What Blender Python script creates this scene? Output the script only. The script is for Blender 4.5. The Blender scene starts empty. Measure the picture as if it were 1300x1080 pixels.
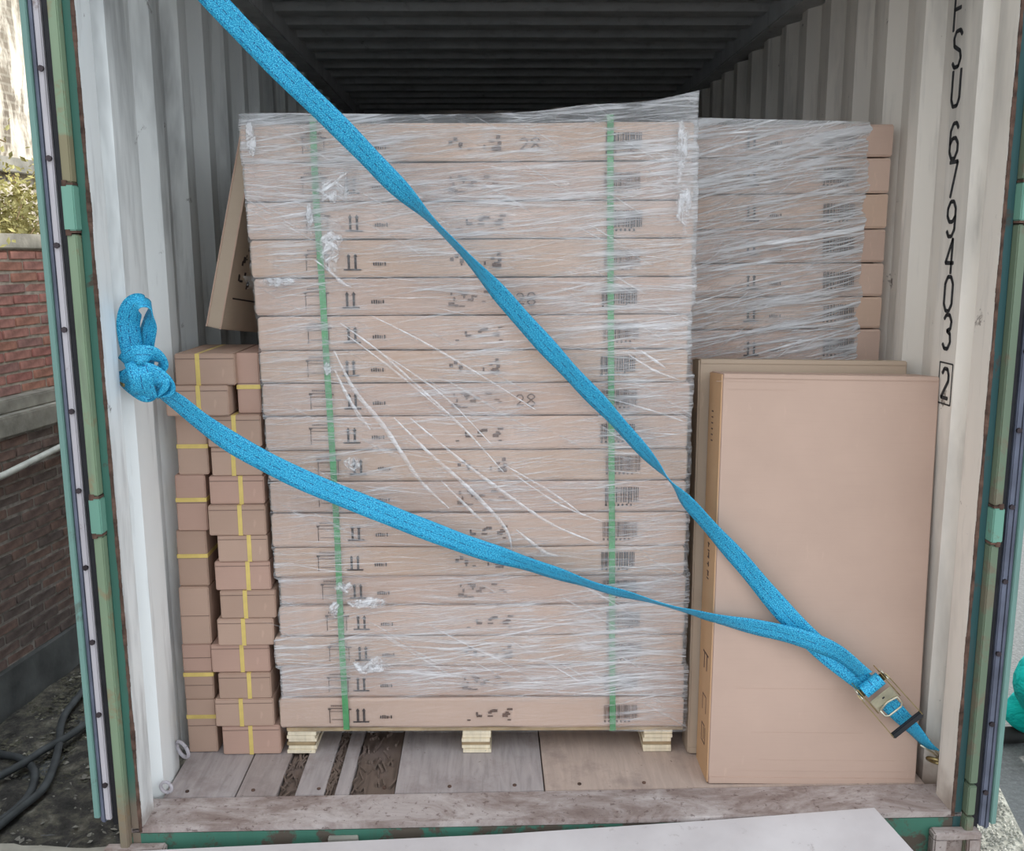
import bpy, bmesh, math, random
from mathutils import Vector, Matrix, noise as mn
random.seed(7)
R = math.radians
C = bpy.context.scene.collection

# ------------------------------------------------------------------ camera, world, sun, exposure
F = 1200.0
def _n(v): v = Vector(v); return v.normalized()
_down = _n((33, 6600, 1200)); _fwd = Vector((-32, -218, 1200)); _fwd = (_fwd - _down*_fwd.dot(_down)).normalized()
_rt = _down.cross(_fwd)
CAM = Vector((-.17, -2.48, 1.61))
def ray(px, py):
    v = Vector((px-650, py-540, F)); return Vector((_rt.dot(v), _fwd.dot(v), -_down.dot(v)))
def at(px, py, **k):
    """the point of the real plane x=, y= or z= that the photograph shows at this pixel"""
    r = ray(px, py); (a, v), = k.items(); i = 'xyz'.index(a)
    return CAM + r*((v-CAM[i])/r[i])
cd = bpy.data.cameras.new('camera'); cam = bpy.data.objects.new('camera', cd); C.objects.link(cam)
cd.sensor_fit = 'HORIZONTAL'; cd.sensor_width = 36; cd.lens = 36*F/1300; cd.clip_end = 200
ex = ray(651, 540)-ray(650, 540); ey = ray(650, 539)-ray(650, 540); ez = -ray(650, 540)/F
m = Matrix((ex, ey, ez)).transposed().to_4x4(); m.translation = CAM; cam.matrix_world = m
bpy.context.scene.camera = cam
sc = bpy.context.scene
sc.view_settings.view_transform = 'Standard'; sc.view_settings.look = 'None'
sc.view_settings.exposure = 0.2; sc.view_settings.gamma = 1; sc.view_settings.use_curve_mapping = False
w = bpy.data.worlds.new('sky'); sc.world = w; w.use_nodes = True
bg = w.node_tree.nodes['Background']; bg.inputs[0].default_value = (.86, .93, 1.0, 1); bg.inputs[1].default_value = 1.5
sl = bpy.data.lights.new('sun', 'SUN'); sl.energy = 4.2; sl.angle = R(2); sl.color = (1, .95, .86)
so = bpy.data.objects.new('sun', sl); C.objects.link(so)
so.rotation_euler = Vector((math.cos(R(24))*math.cos(R(46)), math.cos(R(24))*math.sin(R(46)), math.sin(R(24)))).to_track_quat('Z', 'Y').to_euler()

# ------------------------------------------------------------------ material helpers
def S(r, g, b):
    f = lambda c: ((c/255)/12.92 if c/255 <= .04045 else ((c/255+.055)/1.055)**2.4)
    return (f(r), f(g), f(b), 1)
class NT:
    def __init__(s, name, rough=.8, metal=0, spec=.4):
        s.m = bpy.data.materials.new(name); s.m.use_nodes = True; s.t = s.m.node_tree
        s.p = s.t.nodes['Principled BSDF']; s.out = s.t.nodes['Material Output']
        s.p.inputs['Roughness'].default_value = rough; s.p.inputs['Metallic'].default_value = metal
        s.p.inputs['Specular IOR Level'].default_value = spec
        s.tc = s.t.nodes.new('ShaderNodeTexCoord')
    def set(s, sock, v):
        if isinstance(v, bpy.types.NodeSocket): s.t.links.new(v, sock)
        else: sock.default_value = v
    def map(s, scale=(1, 1, 1), rot=(0, 0, 0), loc=(0, 0, 0), src='Object', vec=None):
        n = s.t.nodes.new('ShaderNodeMapping'); n.inputs['Scale'].default_value = scale
        n.inputs['Rotation'].default_value = rot; n.inputs['Location'].default_value = loc
        s.t.links.new(vec if vec is not None else s.tc.outputs[src], n.inputs[0]); return n.outputs[0]
    def noise(s, scale=5, detail=3, rough=.5, dist=0, vec=None):
        n = s.t.nodes.new('ShaderNodeTexNoise'); n.inputs['Scale'].default_value = scale
        n.inputs['Detail'].default_value = detail; n.inputs['Roughness'].default_value = rough
        n.inputs['Distortion'].default_value = dist
        s.t.links.new(vec if vec is not None else s.tc.outputs['Object'], n.inputs['Vector']); return n.outputs[0]
    def ramp(s, fac, *st):
        n = s.t.nodes.new('ShaderNodeValToRGB'); s.t.links.new(fac, n.inputs[0]); e = n.color_ramp.elements
        for i, (p, c) in enumerate(st):
            el = e[i] if i < 2 else e.new(p)
            el.position = p
        for i, (p, c) in enumerate(sorted(st, key=lambda q: q[0])):
            e[i].color = c if isinstance(c, tuple) else (c, c, c, 1)
        return n.outputs[0]
    def mix(s, fac, a, b, mode='MIX'):
        n = s.t.nodes.new('ShaderNodeMix'); n.data_type = 'RGBA'; n.blend_type = mode
        s.set(n.inputs[0], fac); s.set(n.inputs[6], a); s.set(n.inputs[7], b); return n.outputs[2]
    def math(s, op, a, b=0.0, clamp=False):
        n = s.t.nodes.new('ShaderNodeMath'); n.operation = op; n.use_clamp = clamp
        s.set(n.inputs[0], a); s.set(n.inputs[1], b); return n.outputs[0]
    def sep(s, src='Object'):
        n = s.t.nodes.new('ShaderNodeSeparateXYZ'); s.t.links.new(s.tc.outputs[src], n.inputs[0]); return n.outputs
    def range(s, v, a, b, c=0.0, d=1.0):
        n = s.t.nodes.new('ShaderNodeMapRange'); s.set(n.inputs[0], v)
        for i, q in enumerate((a, b, c, d)): n.inputs[i+1].default_value = q
        n.interpolation_type = 'SMOOTHSTEP'; return n.outputs[0]
    def bump(s, h, strength=.3, dist=.01):
        n = s.t.nodes.new('ShaderNodeBump'); n.inputs['Strength'].default_value = strength
        n.inputs['Distance'].default_value = dist; s.t.links.new(h, n.inputs['Height'])
        s.t.links.new(n.outputs[0], s.p.inputs['Normal']); return n.outputs[0]
    def col(s, v): s.set(s.p.inputs['Base Color'], v); return s
def simple(name, c, rough=.8, metal=0, var=.12, scale=12, bump=0, bscale=60, spec=.4):
    n = NT(name, rough, metal, spec)
    f = n.noise(scale, 4)
    lo = tuple(x*(1-var*2) for x in c[:3])+(1,); hi = tuple(min(1, x*(1+var*2)) for x in c[:3])+(1,)
    n.col(n.ramp(f, (.3, lo), (.7, hi)))
    if bump: n.bump(n.noise(bscale, 4), bump, .004)
    return n.m
def painted(name, c, rust=.5, rustc=S(96, 62, 48), rough=.55, streak=1, rscale=6, thr=.62, lo=.82, smear=0, foot=0):
    """paint over steel with rust and vertical grime"""
    n = NT(name, rough)
    base = n.ramp(n.noise(3, 4, vec=n.map((3, 3, .6))), (.3, tuple(x*lo for x in c[:3])+(1,)), (.7, c))
    grime = n.ramp(n.noise(9, 5, .6, vec=n.map((2.5, 2.5, .28))), (.56, 0.), (.78, streak*.55))
    base = n.mix(grime, base, S(88, 82, 78))
    if smear: base = n.mix(n.ramp(n.noise(1, 5, .6, .2, n.map((3, 3.2, .8), loc=(2.2, 1.3, .4))), (.5, 0.), (.72, smear)), base, S(70, 72, 74))
    if foot: base = n.mix(n.math('MULTIPLY', n.range(n.math('ADD', n.sep()[2], n.math('MULTIPLY', n.noise(8, 5), -.4)), foot-.05, -.28), .85), base, S(134, 112, 98))
    rf = n.ramp(n.noise(rscale, 7, .68, .3), (thr, 0.), (thr+.05, rust))
    n.col(n.mix(rf, base, rustc)); n.set(n.p.inputs['Roughness'], n.math('ADD', n.math('MULTIPLY', rf, .3), rough))
    n.bump(n.noise(40, 5), .12, .004); return n.m
def cardboard(name, c, seed=0., wr=1.):
    n = NT(name, .78, spec=.25); v = n.map(loc=(seed, seed*2, 0))
    lo = tuple(x*.88 for x in c[:3])+(1,)
    b = n.ramp(n.noise(2.2, 5, .6, vec=v), (.3, lo), (.7, c))
    rib = n.noise(6, 2, vec=n.map((1, 1, 60)))
    b = n.mix(n.ramp(rib, (.5, 0.), (.75, .10)), b, tuple(x*.7 for x in c[:3])+(1,))
    sc_ = n.ramp(n.noise(30, 4, .6, vec=n.map((1, 1, .25))), (.66, 0.), (.72, .25*wr))
    b = n.mix(sc_, b, tuple(min(1, x*1.35) for x in c[:3])+(1,))
    n.col(b); n.bump(n.noise(25, 5, .6), .12*wr, .01); return n.m

# ------------------------------------------------------------------ mesh helpers
class MB:
    def __init__(s): s.v = []; s.f = []; s.uv = None
    def add(s, vs, fs):
        k = len(s.v); s.v += [tuple(p) for p in vs]; s.f += [tuple(i+k for i in f) for f in fs]; return s
    def box(s, x0, x1, y0, y1, z0, z1): return s.obox(((x0+x1)/2, (y0+y1)/2, (z0+z1)/2), ((x1-x0)/2, 0, 0), (0, (y1-y0)/2, 0), (0, 0, (z1-z0)/2))
    def obox(s, c, a, b, d):
        c, a, b, d = map(Vector, (c, a, b, d))
        vs = [c+a*i+b*j+d*k for k in (-1, 1) for j in (-1, 1) for i in (-1, 1)]
        return s.add(vs, [(0, 2, 3, 1), (4, 5, 7, 6), (0, 1, 5, 4), (2, 6, 7, 3), (0, 4, 6, 2), (1, 3, 7, 5)])
    def hexa(s, p8): return s.add(p8, [(0, 2, 3, 1), (4, 5, 7, 6), (0, 1, 5, 4), (2, 6, 7, 3), (0, 4, 6, 2), (1, 3, 7, 5)])
    def prism(s, pts, d):
        """closed outline pts (3D) pushed along d"""
        n = len(pts); pts = [Vector(p) for p in pts]; d = Vector(d)
        return s.add(pts+[p+d for p in pts], [tuple(range(n))[::-1], tuple(range(n, 2*n))]+[(i, (i+1) % n, n+(i+1) % n, n+i) for i in range(n)])
    def tube(s, pts, r, seg=8, cap=True):
        pts = [Vector(p) for p in pts]; k = len(s.v); n = len(pts); up = None
        for i, p in enumerate(pts):
            t = (pts[min(i+1, n-1)]-pts[max(i-1, 0)]).normalized()
            if up is None: up = t.orthogonal().normalized()
            up = (up-t*up.dot(t)).normalized(); b = t.cross(up)
            rr = r[i] if isinstance(r, (list, tuple)) else r
            s.v += [tuple(p+(up*math.cos(a)+b*math.sin(a))*rr) for a in (2*math.pi*q/seg for q in range(seg))]
        for i in range(n-1):
            for q in range(seg):
                a = k+i*seg+q; b2 = k+i*seg+(q+1) % seg; s.f.append((a, b2, b2+seg, a+seg))
        if cap: s.f.append(tuple(k+q for q in range(seg))[::-1]); s.f.append(tuple(k+(n-1)*seg+q for q in range(seg)))
        return s
    def build(s, name, mat, parent=None, smooth=False, bevel=0, weld=False):
        me = bpy.data.meshes.new(name); me.from_pydata(s.v, [], s.f); me.update()
        if s.uv:
            l = me.uv_layers.new(name='UVMap')
            for lp in me.loops: l.data[lp.index].uv = s.uv[lp.vertex_index]
        o = bpy.data.objects.new(name, me); C.objects.link(o)
        if mat: me.materials.append(mat)
        if bevel:
            bm = bmesh.new(); bm.from_mesh(me)
            bmesh.ops.bevel(bm, geom=bm.edges[:], offset=bevel, segments=2, affect='EDGES', clamp_overlap=True)
            bm.to_mesh(me); bm.free()
        if smooth:
            for p in me.polygons: p.use_smooth = True
        if parent: o.parent = parent
        return o
def tag(o, label=None, cat=None, group=None, kind=None):
    if label: o['label'] = label
    if cat: o['category'] = cat
    if group: o['group'] = group
    if kind: o['kind'] = kind
    return o
def struct(o, label=None): return tag(o, label, kind='structure')
def empty(name, loc=(0, 0, 0), **k):
    o = bpy.data.objects.new(name, None); o.location = loc; C.objects.link(o); o.empty_display_size = .05; return tag(o, **k)
def copy_child(o, parent, name=None):
    c = o.copy(); C.objects.link(c); c.parent = parent
    if name: c.name = name
    return c
def smoothpts(pts, n=8):
    """Catmull-Rom through tuples of any length"""
    out = []; P = [pts[0]]+list(pts)+[pts[-1]]
    for i in range(1, len(P)-2):
        for k in range(n):
            t = k/n
            out.append(tuple(.5*((2*b)+(c-a)*t+(2*a-5*b+4*c-d)*t*t+(-a+3*b-3*c+d)*t**3) for a, b, c, d in zip(P[i-1], P[i], P[i+1], P[i+2])))
    out.append(tuple(pts[-1])); return out

# ------------------------------------------------------------------ materials
M = {}
M['white_wall'] = painted('white_paint', S(243, 246, 245), .8, S(92, 84, 80), .42, .7, 7, .665, .93, .75, -.12)
M['cream'] = painted('cream_paint', S(238, 231, 221), .8, S(100, 84, 72), .5, .6, 9, .655, .93, .45, -.02)
M['roofm'] = painted('grey_roof_paint', S(205, 207, 208), .6, S(60, 55, 52), .6, .6, 5, .66)
M['teal'] = painted('teal_paint', S(64, 112, 98), .85, S(84, 66, 56), .55, .8, 5, .58, foot=.1)
M['pale_green'] = painted('pale_green_paint', S(134, 154, 126), .7, S(142, 122, 94), .5, 1.0, 4, .5, foot=.12)
M['edge_green'] = painted('door_skin_green_paint', S(120, 156, 148), .5, S(80, 70, 60), .5, .8)
M['olive_green'] = painted('olive_green_paint', S(112, 128, 106), .7, S(120, 106, 90), .5, 1.0, 4, .52)
M['teal_dark'] = painted('dark_teal_paint', S(50, 88, 90), .85, S(84, 70, 62), .55, .8, 5, .6)
M['mint'] = painted('mint_paint', S(118, 166, 148), .6, S(120, 84, 64), .45, .4, 9, .6)
M['rust'] = simple('rusted_steel', S(92, 70, 60), .9, 0, .3, 30, .5)
M['rubber'] = simple('black_rubber', S(32, 31, 36), .6, 0, .2, 20, .2)
M['gasket'] = simple('grey_gasket_rubber', S(96, 100, 116), .5, 0, .15, 8, .1)
M['retainer'] = painted('retainer_strip_paint', S(196, 190, 196), .7, S(120, 98, 92), .45, .8, 8, .6)
M['bolt'] = simple('bolt_steel', S(70, 62, 66), .5, .6, .2)
M['steel'] = simple('zinc_steel', S(196, 190, 170), .28, .9, .1, 30)
M['brass_steel'] = simple('yellow_zinc_steel', S(176, 158, 112), .32, .9, .15, 30)
M['black_plastic'] = simple('black_plastic', S(40, 42, 48), .5, 0, .1)
M['ink'] = simple('black_ink', S(58, 46, 44), .8, 0, .1)
M['ink_faint'] = simple('worn_ink', S(120, 98, 88), .85, 0, .15)
M['ink_mid'] = simple('brown_ink', S(98, 76, 66), .85, 0, .15)
M['stencil'] = simple('stencil_paint', S(52, 52, 54), .7, 0, .2, 60)
M['card'] = [cardboard('carton_board_%s' % 'abc'[i], c, i*3.1) for i, c in enumerate((S(202, 173, 153), S(198, 170, 154), S(205, 177, 160)))]
M['card_big'] = cardboard('smooth_carton_board', S(197, 169, 153), 9., .5)
M['card_side'] = cardboard('carton_side_board', S(208, 168, 130), 5., .6)
M['card_small'] = [cardboard('small_carton_board_%s' % 'abc'[i], c, 20+i*2.3, .8) for i, c in enumerate((S(184, 154, 136), S(190, 160, 142), S(190, 156, 140)))]
M['card_grey'] = cardboard('greyish_carton_board', S(186, 166, 146), 31., 1.)  # greyer board for end flaps, leaning carton and rear upright carton
M['yellow_band'] = simple('yellow_band', S(218, 192, 112), .45, 0, .1)
M['green_band'] = simple('green_band', S(74, 150, 92), .45, 0, .12, 25)
M['hose'] = simple('hose_rubber', S(74, 78, 80), .6, 0, .15)
M['pipe'] = simple('white_plastic_pipe', S(196, 198, 192), .5, 0, .1)
M['concrete'] = simple('weathered_concrete', S(150, 147, 138), .9, 0, .18, 7, .5)
M['mortar'] = simple('mortar', S(172, 162, 150), .95, 0, .15, 20, .5)
M['brick'] = [simple('red_brick_%s' % 'abcd'[i], c, .9, 0, .2, 14, .5) for i, c in enumerate((S(168, 116, 108), S(174, 126, 116), S(156, 118, 112), S(172, 124, 108)))]
M['brickd'] = [simple('shaded_brick_%s' % 'abc'[i], c, .9, 0, .22, 14, .5) for i, c in enumerate((S(116, 98, 92), S(104, 92, 88), S(122, 100, 92)))]  # darker brick tones: the container's shade on the lower wall, painted in
M['mortard'] = simple('shaded_mortar', S(142, 136, 130), .95, 0, .2, 20, .5)  # mortar darkened along with those bricks, same painted shade
M['plinth'] = simple('dark_render', S(92, 94, 94), .95, 0, .2, 5, .4)
def ply(name, c, dark=.55):
    n = NT(name, .75); g = n.noise(7, 6, .62, .4, n.map((7, .8, 1)))
    b = n.ramp(g, (.12, tuple(x*dark for x in c[:3])+(1,)), (.5, c), (.8, tuple(min(1, x*1.2) for x in c[:3])+(1,)))
    st = n.ramp(n.noise(4, 6, .7), (.5, 0.), (.68, .6)); b = n.mix(st, b, S(128, 112, 108))
    b = n.mix(n.ramp(n.noise(60, 3), (.7, 0.), (.76, .7)), b, S(78, 62, 56))
    n.col(b); n.bump(g, .25, .004); return n.m
M['ply'] = [ply('grey_floor_plywood', S(168, 158, 156)), ply('tan_floor_plywood', S(184, 164, 152), .8), ply('worn_floor_plywood', S(160, 148, 144))]
M['splinter'] = ply('splintered_plywood', S(112, 96, 86), .35)
M['wood_pale'] = ply('pale_pallet_wood', S(226, 212, 186), .8)
M['wood_dark'] = simple('pallet_ply_glue', S(170, 146, 112), .8, 0, .15)
def sill_mat():
    n = NT('worn_steel_threshold', .7)
    b = n.ramp(n.noise(3.6, 8, .72, .5, n.map((1, 2, 1))), (.3, S(112, 92, 86)), (.44, S(146, 130, 124)), (.58, S(182, 170, 166)), (.75, S(212, 204, 202)))
    b = n.mix(n.ramp(n.noise(45, 4, .7), (.57, 0.), (.66, .65)), b, S(88, 66, 60))
    n.col(b); n.bump(n.noise(30, 5), .3, .004); return n.m
M['sill'] = sill_mat()
M['sill_face'] = painted('green_sill_face', S(70, 122, 104), .9, S(92, 76, 68), .6, 1.0, 6, .5)
def plate_mat():
    n = NT('pale_dock_plate_paint', .7)
    b = n.ramp(n.noise(2.2, 6, .6), (.3, S(190, 182, 182)), (.7, S(216, 210, 210)))
    b = n.mix(n.ramp(n.noise(16, 7, .75), (.6, 0.), (.68, .45)), b, S(128, 112, 104)); n.col(b); n.bump(n.noise(30, 5), .15, .003); return n.m
M['plate'] = plate_mat()
def ground_mat():
    n = NT('dark_dirt', .95)
    b = n.ramp(n.noise(9, 8, .7), (.3, S(46, 44, 44)), (.48, S(84, 82, 78)), (.6, S(122, 118, 106)), (.75, S(176, 172, 162)))
    n.col(b); n.bump(n.noise(14, 8, .7), .9, .05); return n.m
M['dirt'] = ground_mat()
def gravel_mat(name, a, b_, c):
    n = NT(name, .9); b = n.ramp(n.noise(38, 6, .75), (.3, a), (.5, b_), (.72, c))
    n.col(b); n.bump(n.noise(40, 6, .7), .8, .02); return n.m
M['gravel'] = gravel_mat('pale_gravel', S(110, 110, 104), S(160, 158, 148), S(206, 204, 194))
M['asphalt'] = gravel_mat('grey_yard_surface', S(96, 98, 98), S(116, 118, 118), S(140, 142, 142))
M['stone'] = simple('loose_stone', S(172, 168, 158), .9, 0, .2)
M['leafd'] = simple('dry_leaf_litter', S(100, 98, 84), .9, 0, .3)
M['leafv'] = simple('dry_vine_leaf', S(176, 168, 110), .8, 0, .35, 3)
M['twig'] = simple('twig_bark', S(150, 128, 96), .9)
def plaster():
    n = NT('peeling_plaster', .9)
    bt = n.t.nodes.new('ShaderNodeTexBrick'); cx = n.t.nodes.new('ShaderNodeCombineXYZ'); q_ = n.sep(); n.t.links.new(q_[1], cx.inputs[0]); n.t.links.new(q_[2], cx.inputs[1]); n.t.links.new(cx.outputs[0], bt.inputs[0])
    n.set(bt.inputs['Color1'], S(142, 130, 114)); n.set(bt.inputs['Color2'], S(118, 108, 96)); n.set(bt.inputs['Mortar'], S(156, 148, 134))
    bt.inputs['Scale'].default_value = 1; bt.inputs['Brick Width'].default_value = .25; bt.inputs['Row Height'].default_value = .068; bt.inputs['Mortar Size'].default_value = .01
    p = n.ramp(n.noise(2.2, 7, .65, .8, n.map((1, 1.3, .6))), (.42, 0.), (.52, 1.))
    b = n.mix(p, bt.outputs[0], S(232, 222, 206)); b = n.mix(n.ramp(n.noise(2.5, 7, .7, vec=n.map((2, 2, .5))), (.46, 0.), (.6, .75)), b, S(128, 120, 104))
    n.col(b); n.bump(n.noise(20, 5), .4, .02); return n.m
M['plaster'] = plaster()
def strap_mat():
    n = NT('blue_webbing', .55, spec=.4); u = n.sep('UV')
    wv = n.noise(1, 1, vec=n.map((300, 20, 1), src='UV')); fine = n.noise(1, 2, vec=n.map((200, 30, 1), src='UV'))
    b = n.ramp(wv, (.36, S(8, 122, 180)), (.5, S(28, 162, 208)), (.64, S(90, 206, 236)))
    st = n.math('ABSOLUTE', n.math('SUBTRACT', n.math('FRACT', n.math('MULTIPLY', u[1], 3.0)), .5))
    dots = n.ramp(n.noise(1, 0, vec=n.map((160, 3, 1), src='UV')), (.5, 0.), (.56, 1.))
    line = n.math('MULTIPLY', n.range(st, .10, .03), dots)
    b = n.mix(n.math('MULTIPLY', line, .85), b, S(24, 74, 130)); b = n.mix(n.ramp(fine, (.62, 0.), (.75, .5)), b, S(150, 226, 244))
    n.col(b); n.bump(wv, .5, .002); return n.m
M['strap'] = strap_mat()
M['strap_edge'] = simple('pale_blue_selvedge', S(96, 196, 232), .6)
M['cloth'] = None
def cloth():
    n = NT('turquoise_cloth', .85, spec=.2); b = n.ramp(n.noise(4, 4), (.3, S(0, 148, 146)), (.7, S(20, 196, 188))); n.col(b)
    n.bump(n.noise(7, 4, .5, .8, n.map((1, 1, 2.2))), .8, .05); return n.m
M['cloth'] = cloth()
M['skin'] = simple('skin', S(196, 150, 124), .6, 0, .05)
M['hair'] = simple('black_hair', S(28, 26, 26), .6)
M['shoe'] = simple('dark_shoe', S(44, 42, 42), .7)
def film(name, base, layers, region, seed=0., tint=(.95, .95, .98, 1), rough=.22, gloss=.10, cap=.80):
    """clear stretch film, whitened where it is creased; layers = (angle, along, across, lo, hi, gain)"""
    n = NT(name, rough, spec=.6); n.set(n.p.inputs['Base Color'], tint)
    warp = n.t.nodes.new('ShaderNodeTexNoise'); warp.inputs['Scale'].default_value = 3.0; warp.inputs['Detail'].default_value = 2
    n.t.links.new(n.tc.outputs['Object'], warp.inputs['Vector'])
    wv = n.t.nodes.new('ShaderNodeVectorMath'); wv.operation = 'MULTIPLY_ADD'; wv.inputs[1].default_value = (.022, .022, .022)
    n.t.links.new(warp.outputs['Color'], wv.inputs[0]); n.t.links.new(n.tc.outputs['Object'], wv.inputs[2])
    tot = None
    for i, (ang, al, ac, lo, hi, g) in enumerate(layers):
        v = n.map((al, 1, ac), (0, 0, 0), (seed+i*7.3, 0, i*3.1), vec=n.map((1, 1, 1), (0, R(ang), 0), vec=wv.outputs[0]))
        x = n.math('MULTIPLY', n.ramp(n.noise(1, 4, .62, .15, v), (lo, 0.), (hi, 1.)), g)
        tot = x if tot is None else n.math('ADD', tot, x)
    x, y, z = n.sep(); reg = region(n, x, z)
    a = n.math('ADD', n.math('MULTIPLY', tot, reg), n.math('MULTIPLY', reg, base), True)
    a = n.range(a, -.25, 1.15, -.12, cap); a = n.math('MAXIMUM', a, 0.0)
    n.bump(tot, .55, .012)
    tr = n.t.nodes.new('ShaderNodeBsdfTransparent'); gl = n.t.nodes.new('ShaderNodeBsdfGlossy'); gl.inputs['Roughness'].default_value = .18
    n.t.links.new(n.p.inputs['Normal'].links[0].from_socket, gl.inputs['Normal'])
    m1 = n.t.nodes.new('ShaderNodeMixShader'); m1.inputs[0].default_value = .07; n.t.links.new(tr.outputs[0], m1.inputs[1]); n.t.links.new(gl.outputs[0], m1.inputs[2])
    m2 = n.t.nodes.new('ShaderNodeMixShader'); n.t.links.new(a, m2.inputs[0]); n.t.links.new(m1.outputs[0], m2.inputs[1]); n.t.links.new(n.p.outputs[0], m2.inputs[2])
    m3 = n.t.nodes.new('ShaderNodeMixShader'); m3.inputs[0].default_value = gloss; g2 = n.t.nodes.new('ShaderNodeBsdfGlossy'); g2.inputs['Roughness'].default_value = .32
    n.t.links.new(n.p.inputs['Normal'].links[0].from_socket, g2.inputs['Normal']); n.t.links.new(n.p.outputs[0], m3.inputs[1]); n.t.links.new(g2.outputs[0], m3.inputs[2]); n.t.links.new(m3.outputs[0], m2.inputs[2])
    n.t.links.new(m2.outputs[0], n.out.inputs[0]); return n.m
def reg_main(n, x, z):
    # more turns of film round the top layers, at the right edge and at the foot; a bare patch on the lowest box
    top = n.range(z, 1.45, 1.85, 0, .38); right = n.range(x, .0, .45, 0, .35); low = n.math('MULTIPLY', n.range(z, .62, .42), n.range(z, .17, .24))
    patch = n.ramp(n.noise(3.2, 3, .5, .4), (.4, .62), (.62, 1.2))
    r = n.math('ADD', n.math('ADD', n.math('ADD', top, right), .5), n.math('MULTIPLY', low, .3))
    bare = n.math('MAXIMUM', n.range(z, .16, .24), n.math('MULTIPLY', n.range(x, .12, .3), .9)); r = n.math('MULTIPLY', r, n.math('ADD', n.math('MULTIPLY', bare, .92), .08))
    return n.math('MULTIPLY', r, patch)
def reg_rear(n, x, z):
    return n.math('ADD', n.ramp(n.noise(4, 3, .5, .4, n.map((1, 1, 2.5))), (.35, .6), (.65, 1.2)), n.math('MULTIPLY', n.range(z, 1.84, 1.9), .4))
M['film_main'] = film('stretch_film_main', .30, [(4, 2, 80, .53, .68, .6), (-3, 2.5, 160, .52, .68, .6), (10, 2.5, 110, .55, .7, .65), (-30, 2.4, 90, .61, .72, .5), (2, 4, 34, .58, .72, .45), (7, 5, 260, .52, .66, .4)], reg_main)
M['film_rear'] = film('stretch_film_rear', .24, [(9, 1.6, 80, .54, .63, .9), (15, 1.8, 140, .54, .64, .8), (3, 2.5, 230, .53, .64, .7), (12, 3, 26, .57, .68, .45), (38, 6, 150, .6, .7, .5)], reg_rear, 40., (.96, .97, 1, 1), gloss=.12, cap=.88)
M['film_bunch'] = film('stretch_film_bunched', .30, [(35, 14, 60, .46, .62, .8), (-40, 14, 60, .5, .64, .8), (85, 10, 70, .5, .64, .6)], lambda n, x, z: n.math('MULTIPLY', n.range(n.math('ADD', n.sep('UV')[0], n.math('MULTIPLY', n.noise(26, 4), .9)), 1.25, .75), 1.0), 71.)
M['film_fold'] = film('stretch_film_fold', .38, [(0, 12, 60, .45, .7, .5)], lambda n, x, z: n.ramp(n.noise(14, 4), (.3, .6), (.7, 1.3)), 11.)
M['film_flap'] = film('stretch_film_flap', .10, [(-12, 3, 70, .52, .72, .6), (-3, 3, 110, .55, .72, .4)], lambda n, x, z: n.ramp(n.noise(5, 3), (.3, .6), (.7, 1.2)), 21., (.85, .9, .97, 1))

# ------------------------------------------------------------------ container shell
W, H, FL0 = 1.17, 2.70, .15
def side_wall(sgn, name, nearprof, label):
    prof = [(0.0, 0), (.092, 0), (.108, .036), (.165, .036), (.185, 0), (.33, 0), (.398, .036)]
    y = .466
    while y < 12:
        prof += [(y, .036), (y+.068, 0), (y+.138, 0), (y+.206, .036)]; y += .278
    prof.append((12.0, .036)); mb = MB()
    zs = [-.02, 2.62]
    for z in zs: mb.v += [(sgn*(W+d), y_, z) for y_, d in prof]
    n = len(prof)
    for i in range(n-1): mb.f.append((i, i+1, n+i+1, n+i) if sgn > 0 else (i+1, i, n+i, n+i+1))
    o = mb.build(name, M['white_wall'] if sgn < 0 else M['cream'])
    md = o.modifiers.new('thickness', 'SOLIDIFY'); md.thickness = .002; md.offset = 0
    struct(o, label); return o
wl = side_wall(-1, 'wall_left', 0, 'white corrugated steel side wall with dark grime streaks')
wr = side_wall(1, 'wall_right', 0, 'cream corrugated steel side wall with stencilled number')
MB().box(-W-.04, W+.04, 12, 12.05, 0, 2.75).build('wall_back', M['roofm'])['kind'] = 'structure'
mb = MB(); prof = []; y = .12
while y < 12: prof += [(y, 0), (y+.05, .024), (y+.13, .024), (y+.18, 0)]; y += .26
for x in (-1.14, 1.14): mb.v += [(x, y_, H-d) for y_, d in prof]
n = len(prof); mb.f = [(i, i+1, n+i+1, n+i) for i in range(n-1)]
ce = mb.build('ceiling', M['roofm']); ce.modifiers.new('thickness', 'SOLIDIFY').thickness = -.004; struct(ce, 'dark corrugated steel roof sheet')
for s, nm in ((-1, 'trim_1'), (1, 'trim_2')):
    struct(MB().box(min(s*1.10, s*1.21), max(s*1.10, s*1.21), 0, 12, 2.60, 2.76).build(nm, M['roofm'], bevel=.006), 'steel rail where the side wall meets the roof')
struct(MB().box(-1.22, 1.22, -.01, .12, 2.58, 2.9).build('trim_3', M['teal'], bevel=.01), 'green steel beam across the top of the container opening')
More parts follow.
